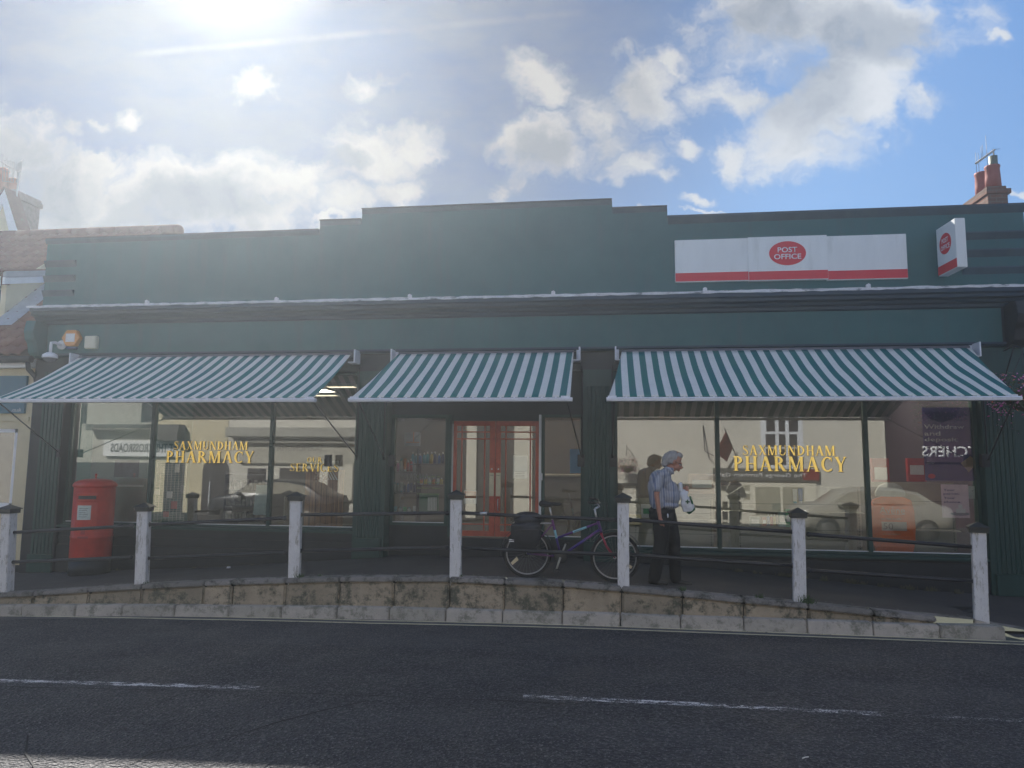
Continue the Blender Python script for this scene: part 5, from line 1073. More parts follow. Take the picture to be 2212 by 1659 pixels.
MB().box(-w, w, -.001, .001, 0, h).build('sheet', mat('pale_green_paper', (.40, .46, .43), .5), T); MB().prism([(-w * .3, h * .7), (0, h * .55), (w * .5, h * .8), (0, h * .6)], -.002, -.0012).build('print_mark', ink, T)
# ------------------------------------------------------------------ left cottage
CT = thing('cream_cottage', 'cream rendered cottage with red pantile roof, dormer and white window at the left edge', 'house', (-12, 12.1, 0))
def cb2(mb, name, mt, bev=0., par=None):
    if par is None: return mb.build(name, mt, CT, bev, loc=(12, -12.1, 0))
    return mb.build(name, mt, par, bev)
xr = -10.62
wl = MB(); wa = at(-8, 905, 12.1); wx1 = at(26, 1080, 12.1).x; wz0 = at(10, 1095, 12.1).z; wz1 = at(10, 926, 12.1).z; wx0 = wx1 - 1.4
wl.box(-20, wx0, 12.1, 12.4, -.4, 3.92); wl.box(wx1, xr, 12.1, 12.4, .12, 3.92); wl.box(wx0, wx1, 12.1, 12.4, -.4, wz0); wl.box(wx0, wx1, 12.1, 12.4, wz1, 3.92); cb2(wl, 'wall', cream)
cb2(MB().box(-20, xr + .0, 12.07, 12.101, -.5, .13), 'plinth', darkp)
f = MB(); f.box(wx0, wx0 + .07, 12.12, 12.2, wz0, wz1); f.box(wx1 - .075, wx1, 12.12, 12.2, wz0, wz1); f.box(wx0, wx1, 12.12, 12.2, wz0, wz0 + .07); f.box(wx0, wx1, 12.12, 12.2, wz1 - .07, wz1); f.box(wx0 + .68, wx0 + .75, 12.12, 12.2, wz0, wz1); fo = cb2(f, 'window_frame', white)
cb2(MB().box(wx0, wx1, 12.17, 12.18, wz0, wz1), 'pane', darkglass, 0, fo); cb2(MB().box(wx0 - .08, wx1 + .08, 12.02, 12.11, wz0 - .09, wz0), 'window_sill', white, .006, fo); cb2(MB().box(wx0 - .1, wx1 + .22, 12.08, 12.101, wz1 + .14, wz1 + .22), 'lintel', cream)
sx1 = at(56, 850, 12.06).x; sgz1 = at(30, 812, 12.06).z; sgz0 = at(30, 893, 12.06).z; sg = cb2(MB().box(sx1 - 2.2, sx1, 12.05, 12.099, sgz0, sgz1), 'sign_board', mat('sign_teal', (.06, .16, .22), .5, .06), .004)
text('sign_lettering', '.co.uk', paper, sg, (at(24, 889, 12.04).x, 12.048, at(24, 889, 12.04).z), .07, .2)
cb2(MB().box(-20, xr - .05, 11.95, 12.1, 3.76, 3.92), 'soffit_board', white, .004)
gt = MB(); gt.tube([(-20, 11.87, 3.93), (xr + .02, 11.87, 3.90)], .065, 12); gt.tube([(xr - .06, 11.87, 3.88), (xr - .05, 11.9, 3.72), (xr + .0, 12.03, 3.58), (xr + .02, 12.05, 3.4), (xr + .02, 12.05, .3)], .045, 10); cb2(gt, 'gutter_and_downpipe', black)
# pantile roof: slope from the eaves to the ridge, its tiles real rolls
ev, rgz, rgy = (11.82, 3.98), 7.83, 16.0
def pantiles(x0, x1, t0, t1, name, par):
    mb = MB(); L = math.hypot(rgy - ev[0], rgz - ev[1]); dy, dz = (rgy - ev[0]) / L, (rgz - ev[1]) / L; ny, nz_ = -dz, dy; row_ = .30; wd = .24
    n = int(L / row_); k0, k1 = int(n * t0), int(math.ceil(n * t1)); c = int((x1 - x0) / wd)
    for k in range(k0, k1):
        for i in range(c):
            xa = x0 + i * wd; jj = random.uniform(-.004, .004); vs = []
            for s_, lift in ((0, .035), (1.08, .0)):
                for q_ in range(7):
                    t = q_ / 6; h_ = .028 * math.sin(2 * math.pi * t) + lift + jj; d = (k + s_) * row_ + (.01 * math.sin(i * 7.3 + k))
                    vs.append((xa + wd * t, ev[0] + dy * d + ny * h_, ev[1] + dz * d + nz_ * h_))
            for q_ in range(7):
                x, y, z = vs[q_]; vs.append((x, y - ny * .03, z - nz_ * .03))
            mb.add(vs, [(q_, q_ + 1, q_ + 8, q_ + 7) for q_ in range(6)] + [(q_ + 14, q_ + 15, q_ + 1, q_) for q_ in range(6)], True)
    return mb.build(name, tile, par, loc=(12, -12.1, 0))
pantiles(-17.5, -10.6, 0, 1, 'roof', CT)
us = MB(); us.add([(-20, 11.9, 3.95), (-10.7, 11.9, 3.95), (-10.7, 16, 7.72), (-20, 16, 7.72)], [(0, 1, 2, 3)]); us.add([(-20, 13.45, 5.3), (-10.56, 13.45, 5.3), (-10.56, 16, 7.72), (-20, 16, 7.72)], [(0, 1, 2, 3)]); us.add([(-20, 16, 7.72), (-10.56, 16, 7.72), (-10.56, 20.2, 3.9), (-20, 20.2, 3.9)], [(0, 1, 2, 3)]); cb2(us, 'roof_underlay', mat('underlay', (.08, .05, .045), .9))
rd_ = MB()
for k in range(15): x = -16.5 + k * .395; rd_.tube([(x, 16, 7.72), (x + .40, 16, 7.72 - .003)], [.155, .15], 16)
rd_.ell((-10.57, 16, 7.72), (.16, .15, .15)); cb2(rd_, 'ridge_tiles', tile)
# dormer with a cat-slide roof
dx = at(60, 640, 12.9).x; DY0 = 12.75
dxr = atx(12, 700, dx) if False else None
XD = at(18, 640, 12.9).x; 
def rz_at(y): return ev[1] + (rgz - ev[1]) * (y - ev[0]) / (rgy - ev[0])
pA = atx(14, 615, XD); pB = atx(112, 562, XD); 
ck = MB().prismx([(12.9, rz_at(12.9)), (12.9, pA.z + .0), (pB.y, pB.z), (pB.y, rz_at(pB.y))] if pB.y > 12.95 else [(12.9, rz_at(12.9)), (12.9, 5.5), (14.6, 6.6)], XD - .03, XD); cb2(ck, 'dormer_cheek', cream)
sl_y = min(max(pB.y, 13.8), 15.2); slz = pA.z + (rz_at(sl_y) - pA.z) * 1.0
for nm, off, th_, pr, mt_ in (('bargeboard', 0, .15, .05, white), ('lead_edge', .14, .13, .07, mat('lead_grey', (.30, .33, .38), .5, .15, 6))):
    cb2(MB().prismx([(12.72, pA.z - .02 + off), (12.72, pA.z + th_ - .02 + off), (sl_y, slz + th_ + off - .02), (sl_y, slz + off - .02)], XD, XD + pr), nm, mt_, .004)
cb2(MB().prismx([(12.66, pA.z + .22), (12.66, pA.z + .29), (sl_y + .1, slz + .30), (sl_y + .1, slz + .22)], XD - 2.2, XD + .03), 'dormer_roof', tile, .004)
cb2(MB().box(XD - 2.2, XD - .05, 12.68, 12.74, pA.z - .05, pA.z + .15), 'dormer_fascia', white); df_ = MB(); df_.box(XD - .12, XD, 12.84, 12.9, rz_at(12.9) - .1, pA.z); cb2(df_, 'dormer_post', cream)
cb2(MB().box(XD - 2.2, XD - .12, 12.86, 12.9, rz_at(12.9) - .1, pA.z), 'dormer_window', darkglass)
# lead soaker strip beside the cheek
L1 = MB(); L1.add([(XD + .01, y, rz_at(y) + .075) for y in (12.5, sl_y)] + [(XD + .50, y, rz_at(y) + .08) for y in (sl_y, 12.5)], [(0, 1, 2, 3)]); cb2(L1, 'lead_valley', mat('lead_grey', (.30, .33, .38)))
# house behind: gable board, big chimney
BH = thing('house_behind', 'far house with white gable boards and a long brick chimney above the cottage ridge', 'house', (-17, 17, 0))
def bb(mb, name, mt, bev=0.): return mb.build(name, mt, BH, bev, loc=(17, -17, 0))
XC = at(33, 406, 17).x; zt_ = at(33, 406, 17).z; y1 = 17.9
k = MB(); k.box(XC - .9, XC, 17.0, y1, 4, zt_ - .27); k.box(XC - .95, XC + .05, 16.95, y1 + .05, zt_ - .27, zt_ - .13); k.box(XC - .92, XC + .02, 16.98, y1 + .02, zt_ - .13, zt_ - .04)
CHM = bb(k, 'chimney', mat('grey_brown_brick', (.20, .15, .14), .9, .3, 9, bump=.6, bsc=30), .01); 
for (u, v0, v1, Y) in ((6, 350, 400, 17.1), (28, 373, 405, 17.25), (-14, 350, 400, 17.1)):
    p = at(u, v1, Y); r = .13; hh_ = at(u, v0, Y).z - p.z; k = MB().lathe([(0, 0), (r * 1.15, 0), (r * .95, .1), (r * .9, hh_ * .8), (r * 1.08, hh_ * .85), (r * 1.08, hh_ * .93), (r * .8, hh_), (r * .7, hh_ - .05), (0, hh_ - .1)], (p.x, p.y, zt_ - .05), 20); k.build('chimney_pot', terra, CHM)
MB().lathe([(0, 0), (.06, 0), (.06, .12), (.04, .12), (0, .08)], (XC - .25, 17.55, zt_ - .05), 12).build('flue', mat('lead_grey', (.30, .33, .38)), CHM)
a0 = at(14, 408, 16.6); a1 = at(50, 500, 16.6); a2 = at(-60, 500, 16.6); ap = (a0.x, a0.z); th_ = .22
g = MB(); g.prism([ap, (a1.x, a1.z - .3), (a1.x - .28, a1.z - .3), (ap[0] - .04, ap[1] - .42)], 16.55, 16.62); g.prism([(ap[0], ap[1]), (ap[0] - .04, ap[1] - .42), (a2.x + .28, a2.z - .3), (a2.x, a2.z - .3)], 16.552, 16.622); bb(g, 'gable_boards', white, .004)
bb(MB().prism([(ap[0], ap[1] - .1), (a1.x - .05, a1.z - .35), (a1.x - .05, 5), (a2.x, 5), (a2.x + .1, a2.z - .35)], 16.63, 16.9), 'gable_wall', cream); bb(MB().add([(ap[0], 16.5, ap[1] + .03), (a1.x + .05, 16.5, a1.z - .3), (a1.x + .05, 17, a1.z - .3), (ap[0], 17, ap[1] + .03)], [(0, 1, 2, 3)]).add([(ap[0], 16.5, ap[1] + .03), (a2.x - .05, 16.5, a2.z - .3), (a2.x - .05, 17, a2.z - .3), (ap[0], 17, ap[1] + .03)], [(0, 1, 2, 3)]), 'gable_roof', tile)
# grid aerial on the far chimney
am = at(30, 470, 16.9); at_ = at(42, 372, 16.9); TA = thing('tv_aerial', 'grid shaped television aerial on a mast above the left chimney', 'aerial', am); alm = mat('aerial_metal', (.10, .10, .11), .5)
def rel(u, v, dy=0.): return at(u, v, 16.9 + dy) - am
MB().tube([(0, 0, 0), rel(42, 372)], .022, 8).build('mast', mat('mast_grey', (.35, .35, .37), .5), TA)
def grid(c, nm):
    m_ = MB(); (a, b_, c_, d) = [rel(*q_) for q_ in c]
    for p_, q_ in ((a, b_), (b_, c_), (c_, d), (d, a)): m_.tube([p_, q_], .008, 5)
    for t in (.25, .5, .75): m_.tube([a.lerp(b_, t), d.lerp(c_, t)], .006, 5)
    m_.tube([a.lerp(d, .5), b_.lerp(c_, .5)], .007, 5); m_.build(nm, alm, TA)
grid(((8, 346, -.1), (31, 351, .1), (29, 394, .1), (5, 391, -.1)), 'reflector_grid'); grid(((39, 354, .1), (48, 346, .3), (43, 388, .3), (35, 394, .1)), 'reflector_grid')
k = MB(); k.tube([rel(-10, 342, -.6), rel(41, 372)], .014, 6); bo_ = k.build('boom', alm, TA)
k = MB()
for t in (.1, .3, .45, .6, .75):
    p_ = rel(-10, 342, -.6).lerp(rel(41, 372), t); k.tube([p_ - Vector((0, 0, .22)), p_ + Vector((0, 0, .22))], .006, 5)
k.build('elements', alm, TA)
# ------------------------------------------------------------------ right chimney with aerial, neighbour on the right
CY_ = 15.0; NB = thing('brick_house', 'brick neighbour with pale corner blocks and a red pot chimney at the right edge', 'house', (8, 15, 0))
def nb(mb, name, mt, bev=0.): return mb.build(name, mt, NB, bev, loc=(-8, -15, 0))
xa, xb = at(2134, 420, CY_).x, at(2177, 420, CY_).x; zt2 = at(2150, 402, CY_).z
k = MB(); k.box(xa, xb, CY_, CY_ + 1.25, 4, zt2 - .16); k.box(xa - .03, xb + .06, CY_ - .03, CY_ + 1.28, zt2 - .16, zt2 - .06); k.box(xa - .01, xb - .02, CY_ - .01, CY_ + 1.26, zt2 - .06, zt2); k.box(xa - .05, xb + .09, CY_ - .05, CY_ + 1.3, 7.0, 7.24); NC = nb(k, 'chimney', brick, .008)
for (u, Y, v0, v1, r) in ((2146, 15.2, 359, 406, .13), (2122, 15.85, 374, 410, .125)):
    p = at(u, v1, Y); hh_ = at(u, v0, Y).z - zt2; MB().lathe([(0, 0), (r * 1.12, 0), (r * 1.05, hh_ * .5), (r * .98, hh_ * .88), (r * 1.1, hh_ * .93), (r * 1.05, hh_), (r * .8, hh_), (r * .75, hh_ * .8), (0, hh_ * .8)], (p.x, p.y, zt2), 22).build('chimney_pot', mat('red_pot', (.32, .10, .08), .7, .12, 8), NC)
p = at(2146, 359, 15.2); hc = at(2146, 338, 15.2).z - p.z; MB().lathe([(0, -.1), (.075, -.1), (.08, 0), (.08, hc), (.07, hc), (.06, 0), (0, 0)], p, 16).build('metal_cowl', mat('cowl_metal', (.14, .16, .13), .5, .3, 15, metal=.4), NC)
b0 = at(2146, 325, 15.2); A2 = thing('tv_aerial', 'slim slanting television aerial rising from the red pot chimney on the right', 'aerial', b0); e0 = at(2108, 353, 14.8) - b0
MB().tube([(0, 0, 0), at(2147, 342, 15.2) - b0], .012, 6).build('mast', alm, A2); MB().tube([Vector((.02, 0, .01)), e0], .022, 6).build('boom', mat('boom_pale', (.45, .42, .36), .4), A2)
k = MB()
for t, l1, l2 in ((.98, .22, .30), (.85, .18, .32), (.68, .26, .0), (.6, .28, .0), (.38, .42, .34), (.22, .0, .0), (-.1, .0, .0)):
    p_ = e0 * t; k.tube([p_ - Vector((0, 0, l2)), p_ + Vector((0, 0, l1))], .004, 5) if l1 else k.tube([p_ - Vector((.06, .0, .0)), p_ + Vector((.09, 0, 0))], .005, 5)
k.build('elements', alm, A2)
k = MB(); k.box(6.72, 12, 12.25, 12.6, 0, 5.9); nb(k, 'wall', brick)
k = MB()
for i in range(14):
    z = 3.7 + i * .33 - 2.3; k.box(6.62 if i % 2 else 6.60, 6.95 if i % 2 else 6.8, 12.18, 12.42, z, z + (.30 if i % 2 else .26))
nb(k, 'corner_blocks', mat('painted_quoin', (.55, .54, .50), .8, .1, 5), .008); nb(MB().add([(6.6, 12.1, 6.2), (12, 12.1, 6.2), (12, 15.6, 8.0), (7.2, 15.6, 8.0)], [(0, 1, 2, 3)]) if False else MB().box(6.7, 12, 12.3, 20, 5.9, 6.0), 'roof', mat('roof_felt', (.06, .06, .06)))
sb(MB().box(6.122, 6.6, 12.004, 12.3, 3.945, 4.56), 'fascia_return', darkp)
# ------------------------------------------------------------------ hanging baskets
def basket(label, loc, r, seed, bx_):
    T = thing('hanging_basket', label, 'hanging basket', loc); rn = random.Random(seed); k = MB()
    k.lathe([(0, -r * .9), (r * .5, -r * .75), (r * .8, -r * .4), (r * .9, 0), (r * .85, 0), (0, -.02)], n=20); k.build('basket', mat('basket_moss', (.05, .05, .03), .9, .3, 20, bump=.8, bsc=30), T)
    c = MB()
    for a in (0, 2.1, 4.2): c.tube([(r * .9 * math.cos(a), r * .9 * math.sin(a), 0), (0, 0, .55)], .005, 5)
    c.tube([(0, 0, .55), (0, 0, .62)], .006, 5); c.build('chain', black, T)
    k = MB(); k.tube([(0, 0, .62), (bx_[0] * .5, bx_[1] * .5, .70), (bx_[0], bx_[1], .66)], .012, 6); k.tube([(bx_[0] * .4, bx_[1] * .4, .69), (bx_[0], bx_[1], .3)], .01, 6); k.build('bracket', black, T)
    lf = MB(); pf_ = MB(); rf_ = MB()
    for i in range(900):
        a = rn.uniform(0, 6.283); t = rn.random(); ph = rn.uniform(-.9, 1.1); rad = r * (1.15 + .35 * rn.random()) * math.cos(ph * .7); c_ = Vector((rad * math.cos(a) * (.5 + .5 * t ** .4), rad * math.sin(a) * (.5 + .5 * t ** .4), r * .9 * math.sin(ph) - (.25 * r if rn.random() < .3 else 0)))
        if rn.random() < .12: c_.z -= rn.uniform(0, r * 1.2)
        s_ = rn.uniform(.018, .036); d1 = Vector((rn.gauss(0, 1), rn.gauss(0, 1), rn.gauss(0, .6))).normalized(); d2 = d1.cross(Vector((rn.gauss(0, 1), rn.gauss(0, 1), 1))).normalized()
        m_ = lf if i < 480 else (pf_ if (i % 2 or seed == 1 and i % 3) else rf_)
        if m_ is not lf: c_ *= 1.06; s_ *= .75
        m_.add([c_ - d1 * s_, c_ + d2 * s_ * .5, c_ + d1 * s_, c_ - d2 * s_ * .5], [(0, 1, 2, 3)])
    lf.build('foliage', leaf, T); pf_.build('pink_flowers', pink, T); rf_.build('red_flowers', redp, T); return T
basket('hanging basket of pink and orange flowers at the right edge beside the long awning', at(2214, 846, 10.9), .32, 1, (.02, .5))
# ------------------------------------------------------------------ weeds and litter
def weeds(pts, mt, name, label, n=60, hgt=.12):
    m_ = MB()
    for (x, y, z, s_) in pts:
        for i in range(int(n * s_)):
            a = random.uniform(0, 6.28); l = hgt * s_ * random.uniform(.4, 1.2); b_ = Vector((x + random.gauss(0, .05 * s_), y + random.gauss(0, .02), z)); tp = b_ + Vector((math.cos(a) * l * .5, math.sin(a) * l * .3, l)); w_ = Vector((.004, .001, 0)) * (1 + s_)
            m_.add([b_ - w_, b_ + w_, tp], [(0, 1, 2)])
            if i % 3 == 0: md_ = b_.lerp(tp, .7); m_.add([md_, md_ + Vector((.012, 0, .004)), md_ + Vector((.006, .003, .012))], [(0, 1, 2)])
    return tag(m_.build(name, mt), label, 'weeds', kind='stuff')
def wp(u, v, s_=1., Y=None):
    Y = Y or 9.9; p = at(u, v, Y); return (p.x, Y, zp(p.x, Y), s_)
weeds([wp(1740, 1298, .9, 9.72), wp(1748, 1300, .6, 9.70), wp(648, 1243, .6, 9.74), wp(690, 1243, .3, 9.8), wp(995, 1243, .3, 9.76), wp(1640, 1283, .5, 9.78), wp(313, 1262, .4, 9.75), (wp(1475, 1275, .5, 9.78))], leaf, 'weeds', 'small green weeds growing at the post feet and kerb top')
weeds([(x, 12.02 - random.uniform(0, .08), zp(x, 12.0), random.uniform(.3, .8)) for x in [1.9 + .17 * k + random.uniform(-.1, .1) for k in range(22)]] + [(x, 12.0 - random.uniform(0, .1), zp(x, 12.0), random.uniform(.1, .4)) for x in [-10.3 + .3 * k + random.uniform(-.2, .2) for k in range(18)]], dry, 'dry_weeds', 'dry weeds and litter along the foot of the shop wall', 45, .11)
cv = MB(); rn = random.Random(3)
for i in range(900):
    x = rn.uniform(-9.5, 4.7); e = rn.choice((0, 0, 1, 2)); y, z = ((WY + .10 + rn.gauss(0, .07), None), (WY + .3, None), (WY - .02, 1))[e]
    zz = ze(x) + .006 if z is None else zr(x) + .127; s_ = rn.uniform(.003, .010); cv.add([(x - s_, y, zz), (x, y - s_, zz + s_ * .4), (x + s_, y + s_ * .3, zz), (x, y + s_, zz + s_ * .6)], [(0, 1, 2, 3)])
tag(cv.build('moss_and_grit', leafm('moss_grit', (.10, .10, .07), (.30, .29, .26))), 'moss tufts and grit on the wall top', 'moss', kind='stuff')
for (u, v, w_, l_, lab) in ((392, 1490 * 0 + 1361 * .0 + 0, 0, 0, None),) if False else ((146, 1321, .02, .03, 'scrap of white paper in the gutter near the left posts'), (1532 * 0 + 555 * 0 + 2160 * .0 + 1700 + 458, 1373, .0, 0, None)):
    if lab is None: continue
    p = onroad(u, v); T = tag(MB().hexa([(-l_, -w_, 0), (l_, -w_, 0), (l_, w_, 0), (-l_, w_, 0)], [(-l_ * .8, -w_, .008), (l_, -w_ * .7, .012), (l_ * .9, w_, .006), (-l_, w_ * .8, .01)]).build('paper_scrap', paper), lab, 'litter'); T.location = p + Vector((0, 0, .006))
for (u, v, lab) in ((1740, 1814, 'white cigarette end on the near road surface'), (2158, 1545 * 0 + 1544, 'pale scrap on the kerb side yellow lines')):
    p = onroad(u, min(v, 1640) if u == 1740 else 1370); k = MB().tube([(-.03, 0, .006), (.0, .004, .007), (.03, .0, .006)], .004, 8); T = tag(k.build('cigarette_end', paper), lab, 'litter'); T.location = p + Vector((0, 0, .005)); T.rotation_euler.z = .6
p = at(492 * 1.0, 1228, 11.6); px_ = at(494, 1226, 11.6); T = tag(MB().hexa([(-.03, -.02, 0), (.02, -.02, 0), (.03, .02, 0), (-.02, .02, 0)], [(-.02, -.015, .03), (.025, -.01, .025), (.02, .015, .03), (-.01, .02, .02)]).build('paper_scrap', paper), 'crumpled white scrap on the pavement below the left window', 'litter'); T.location = (px_.x, 11.6, zp(px_.x, 11.6) + .003)
for (u, r) in ((2075, .22),):
    p = at(u, 1312, 10.6); k = MB().lathe([(0, 0), (r, 0), (r, .006), (0, .006)], n=24); o = k.build('manhole_cover', mat('iron_cover', (.02, .02, .022), .6, .3, 20, bump=.5, bsc=60)); o.location = (p.x, 10.6, zp(p.x, 10.6) + .003); tag(o, 'round dark iron cover in the pavement by the last post', 'manhole cover')
# ------------------------------------------------------------------ the far side of the street (mirrored in the shop glass)
OY = -1.2
def op(u, v): p = at(u, v, 2 * GY - OY); return p.x, p.z
def obox(mb, u0_, u1_, v0, v1, y0=OY, y1=OY + .05):
    a = op(u0_, v1); b = op(u1_, v0); return mb.box(a[0], b[0], y0, y1, a[1], b[1])
wallp = mat('pale_render', (.62, .59, .52), .85, .06, .8, bump=.2, bsc=60); shopw = mat('shopfront_cream', (.66, .62, .52), .6, .05); sgrey = mat('grey_cornice', (.33, .32, .28), .6, .1); opd = mat('dark_opening', (.035, .03, .035), .5, .5, 3)
OA = thing('gallery_building', 'pale rendered gallery building across the street, mirrored in the right window', 'building', (2, OY, 0))
def ob(mb, name, mt, T, bev=0.): return mb.build(name, mt, T, bev, loc=-Vector(T.location))
ob(MB().box(-5, 8.6, OY - 6, OY, -2, 6.2), 'wall', wallp, OA)
k = MB(); obox(k, 1645, 1731, 850, 1014, OY, OY + .03); wf = ob(k, 'window_frame', white, OA); k = MB(); obox(k, 1655, 1721, 858, 932, OY + .03, OY + .04); obox(k, 1655, 1721, 938, 1004, OY + .03, OY + .04); ob(k, 'pane', opd, OA)
k = MB(); [obox(k, u, u + 3, 858, 1004, OY + .041, OY + .055) for u in (1676, 1698)]; obox(k, 1655, 1721, 966, 969, OY + .041, OY + .054); ob(k, 'glazing_bars', white, OA)
k = MB(); obox(k, 1540, 1768, 1013, 1038, OY, OY + .12); sgb = ob(k, 'name_board', mat('name_board_dark', (.10, .10, .09), .5), OA); k = MB(); obox(k, 1732, 1767, 1014, 1037, OY + .12, OY + .125); ob(k, 'red_panel', mat('dull_red', (.22, .02, .02), .5), OA)
a = op(1742, 1034); text('lettering', 'The George Farnham Gallery', paper, OA, Vector((a[0], OY + .126, a[1])) - Vector(OA.location), .17, 3.3, rot=(R_(90), 0, R_(180)), bold=.01)
k = MB(); obox(k, 1540, 1762, 1040, 1190, OY, OY + .06); ob(k, 'shopfront', shopw, OA)
k = MB(); obox(k, 1632, 1684, 1052, 1112, OY + .06, OY + .065); obox(k, 1691, 1735, 1052, 1112, OY + .06, OY + .065); obox(k, 1606, 1619, 1048, 1060, OY + .06, OY + .065); obox(k, 1606, 1619, 1066, 1080, OY + .06, OY + .065); ob(k, 'shop_window', mat('gallery_glass', (.30, .28, .22), .5, .1), OA)
k = MB(); obox(k, 1667, 1684, 1086, 1110, OY + .066, OY + .075); ob(k, 'framed_picture', mat('picture_grey', (.16, .17, .14), .5, .5, 9), OA)
cx_, cz_ = op(1558, 1078); k = MB()
for i in range(6):
    a0_, a1_ = R_(90 - 30 * i + 2), R_(60 - 30 * i + 5)
    if a0_ > 0 or 1: k.prism([(cx_ + r_ * math.cos(a), cz_ + r_ * math.sin(a)) for r_, a in ((.3, a0_), (.85, a0_), (.85, a1_), (.3, a1_))], OY + .06, OY + .067) if i < 3 else None
for r_ in range(4):
    for c_ in range(4): obox(k, 1545 + c_ * 15, 1556 + c_ * 15, 1083 + r_ * 22, 1100 + r_ * 22, OY + .06, OY + .067)
ob(k, 'door_panes', opd, OA)
k = MB(); obox(k, 1330, 1540, 1046, 1049, OY, OY + .1); obox(k, 1375, 1382, 1050, 1190, OY, OY + .1); ob(k, 'string_course', mat('dark_trim', (.05, .06, .06), .5), OA)
k = MB(); a = op(1520, 975); b_ = op(1537, 985); k.tube([(a[0], OY, a[1] + .9), (a[0], OY + .3, a[1]), (b_[0], OY + .5, b_[1])], .02, 6); ob(k, 'wall_bracket', black, OA)
a = op(1590, 985); FG = thing('flag', 'red and white flag on a slanting pole across the street', 'flag', (a[0], OY, a[1])); MB().tube([(0, 0, 0), (-.5, .9, .9)], .02, 6).build('pole', black, FG); MB().hexa([(-.15, .27, .28), (-.45, .8, .8), (-.45, .82, .8), (-.15, .29, .28)], [(-.35, .25, -.2), (-.8, .7, .1), (-.8, .72, .1), (-.35, .27, -.2)]).build('cloth', mat('flag_red', (.3, .03, .03), .7, .6, 3), FG)
basket('hanging basket of red flowers across the street, mirrored beside the walking man', (.62, OY + .55, 2.02), .28, 2, (0, -.5))
OBt = thing('butcher_shop', 'dark red brick shop across the street with white capital letters', 'shop', (12, OY, 0))
ob(MB().box(8.62, 22, OY - 6, OY + .02, -2, 7), 'wall', mat('dark_red_brick', (.045, .025, .03), .8, .2, 3), OBt)
ob(MB().box(8.6, 9.15, OY, OY + .14, 0.2, 5), 'corner_strip', shopw, OBt)
k = MB(); a = op(2000, 998); b_ = op(2180, 958); k.box(a[0], b_[0] + 2, OY, OY + .1, a[1], b_[1]); ob(k, 'name_board', mat('name_board_brown', (.06, .03, .04), .5), OBt); a = op(2122, 988)
text('lettering', 'BUTCHERS', paper, OBt, Vector((a[0] + .4, OY + .101, a[1])) - Vector(OBt.location), .36, 2.3, rot=(R_(90), 0, R_(180)), bold=.02)
OG = thing('grey_shopfront_building', 'building with a wide grey cornice across the street, mirrored in the left window', 'building', (-9, OY, 0))
ob(MB().box(-14.3, -5.02, OY - 6, OY, -2, 7), 'wall', wallp, OG); k = MB(); obox(k, 500, 800, 925, 945, OY, OY + .5); obox(k, 512, 800, 945, 958, OY, OY + .3); ob(k, 'cornice', sgrey, OG, .03)
k = MB(); obox(k, 520, 830, 958, 1000, OY, OY + .12); ob(k, 'name_board', mat('board_stone', (.40, .38, .32), .6), OG); a = op(700, 975); text('lettering', 'SAXMUNDHAM', mat('letter_grey', (.12, .11, .1), .5), OG, Vector((a[0], OY + .121, a[1])) - Vector(OG.location), .22, 2.0, rot=(R_(90), 0, R_(180)))
k = MB(); obox(k, 530, 575, 1012, 1120, OY, OY + .02); obox(k, 600, 690, 1012, 1120, OY, OY + .02); obox(k, 705, 730, 1012, 1120, OY, OY + .02); ob(k, 'shop_window', opd, OG); ob(obox(MB(), 742, 766, 950, 1080, OY, OY + .1), 'pilaster', shopw, OG)
OD = thing('dark_shopfront_building', 'dark painted shopfronts with a cream strip across the street, mirrored in the doors', 'building', (-3, OY, 0))
a = op(780, 1100); b_ = op(1310, 900); ob(MB().box(a[0], b_[0] - .02, OY, OY + .06, -2, 4.6), 'shopfront', mat('dark_shopfront', (.045, .04, .042), .5, .4, 2), OD)
for ua, ub in ((1003, 1030), (1108, 1150)): ob(obox(MB(), ua, ub, 850, 1190, OY + .06, OY + .14), 'pilaster', shopw, OD)
k = MB(); obox(k, 1180, 1250, 960, 1090, OY + .06, OY + .065); obox(k, 850, 950, 960, 1090, OY + .06, OY + .065); ob(k, 'shop_window', opd, OD)
OC = thing('arched_door_house', 'cream house with a dark arched doorway across the street', 'house', (-15.5, OY, 0))
ob(MB().box(-17.4, -14.32, OY - 6, OY + .01, -2, 7.5), 'wall', cream, OC); a = op(432, 1140); b_ = op(496, 1010); r_ = (b_[0] - a[0]) / 2; c_ = (a[0] + b_[0]) / 2; zc2 = op(460, 1018)[1]
ob(MB().prism([(a[0], a[1]), (b_[0], a[1])] + [(c_ + r_ * math.cos(R_(t)), zc2 + r_ * math.sin(R_(t))) for t in range(0, 181, 15)], OY + .01, OY + .03), 'arched_door', opd, OC)
ob(obox(MB(), 449, 456, 1040, 1135, OY + .03, OY + .08), 'door_jamb', white, OC)
OX = thing('crossroads_shop', 'shop with a long white name board across the street, mirrored above the post box', 'shop', (-20, OY, 0))
ob(MB().box(-30, -17.42, OY - 6, OY, -2, 6.5), 'wall', mat('dull_render', (.42, .40, .35), .85, .1), OX); k = MB(); obox(k, 340, 400, 930, 952, OY, OY + .5); obox(k, 200, 400, 918, 930, OY, OY + .4); ob(k, 'cornice', mat('cornice_brown', (.12, .10, .09), .6), OX)
a = op(228, 985); b_ = op(396, 955); ob(MB().box(a[0], b_[0], OY, OY + .15, a[1] + .0, b_[1] + .05), 'name_board', paper, OX); text('lettering', 'AT THE CROSSROADS', ink, OX, Vector((b_[0] - .1, OY + .151, a[1] + .15)) - Vector(OX.location), .34, 2.8, rot=(R_(90), 0, R_(180)), bold=.03)
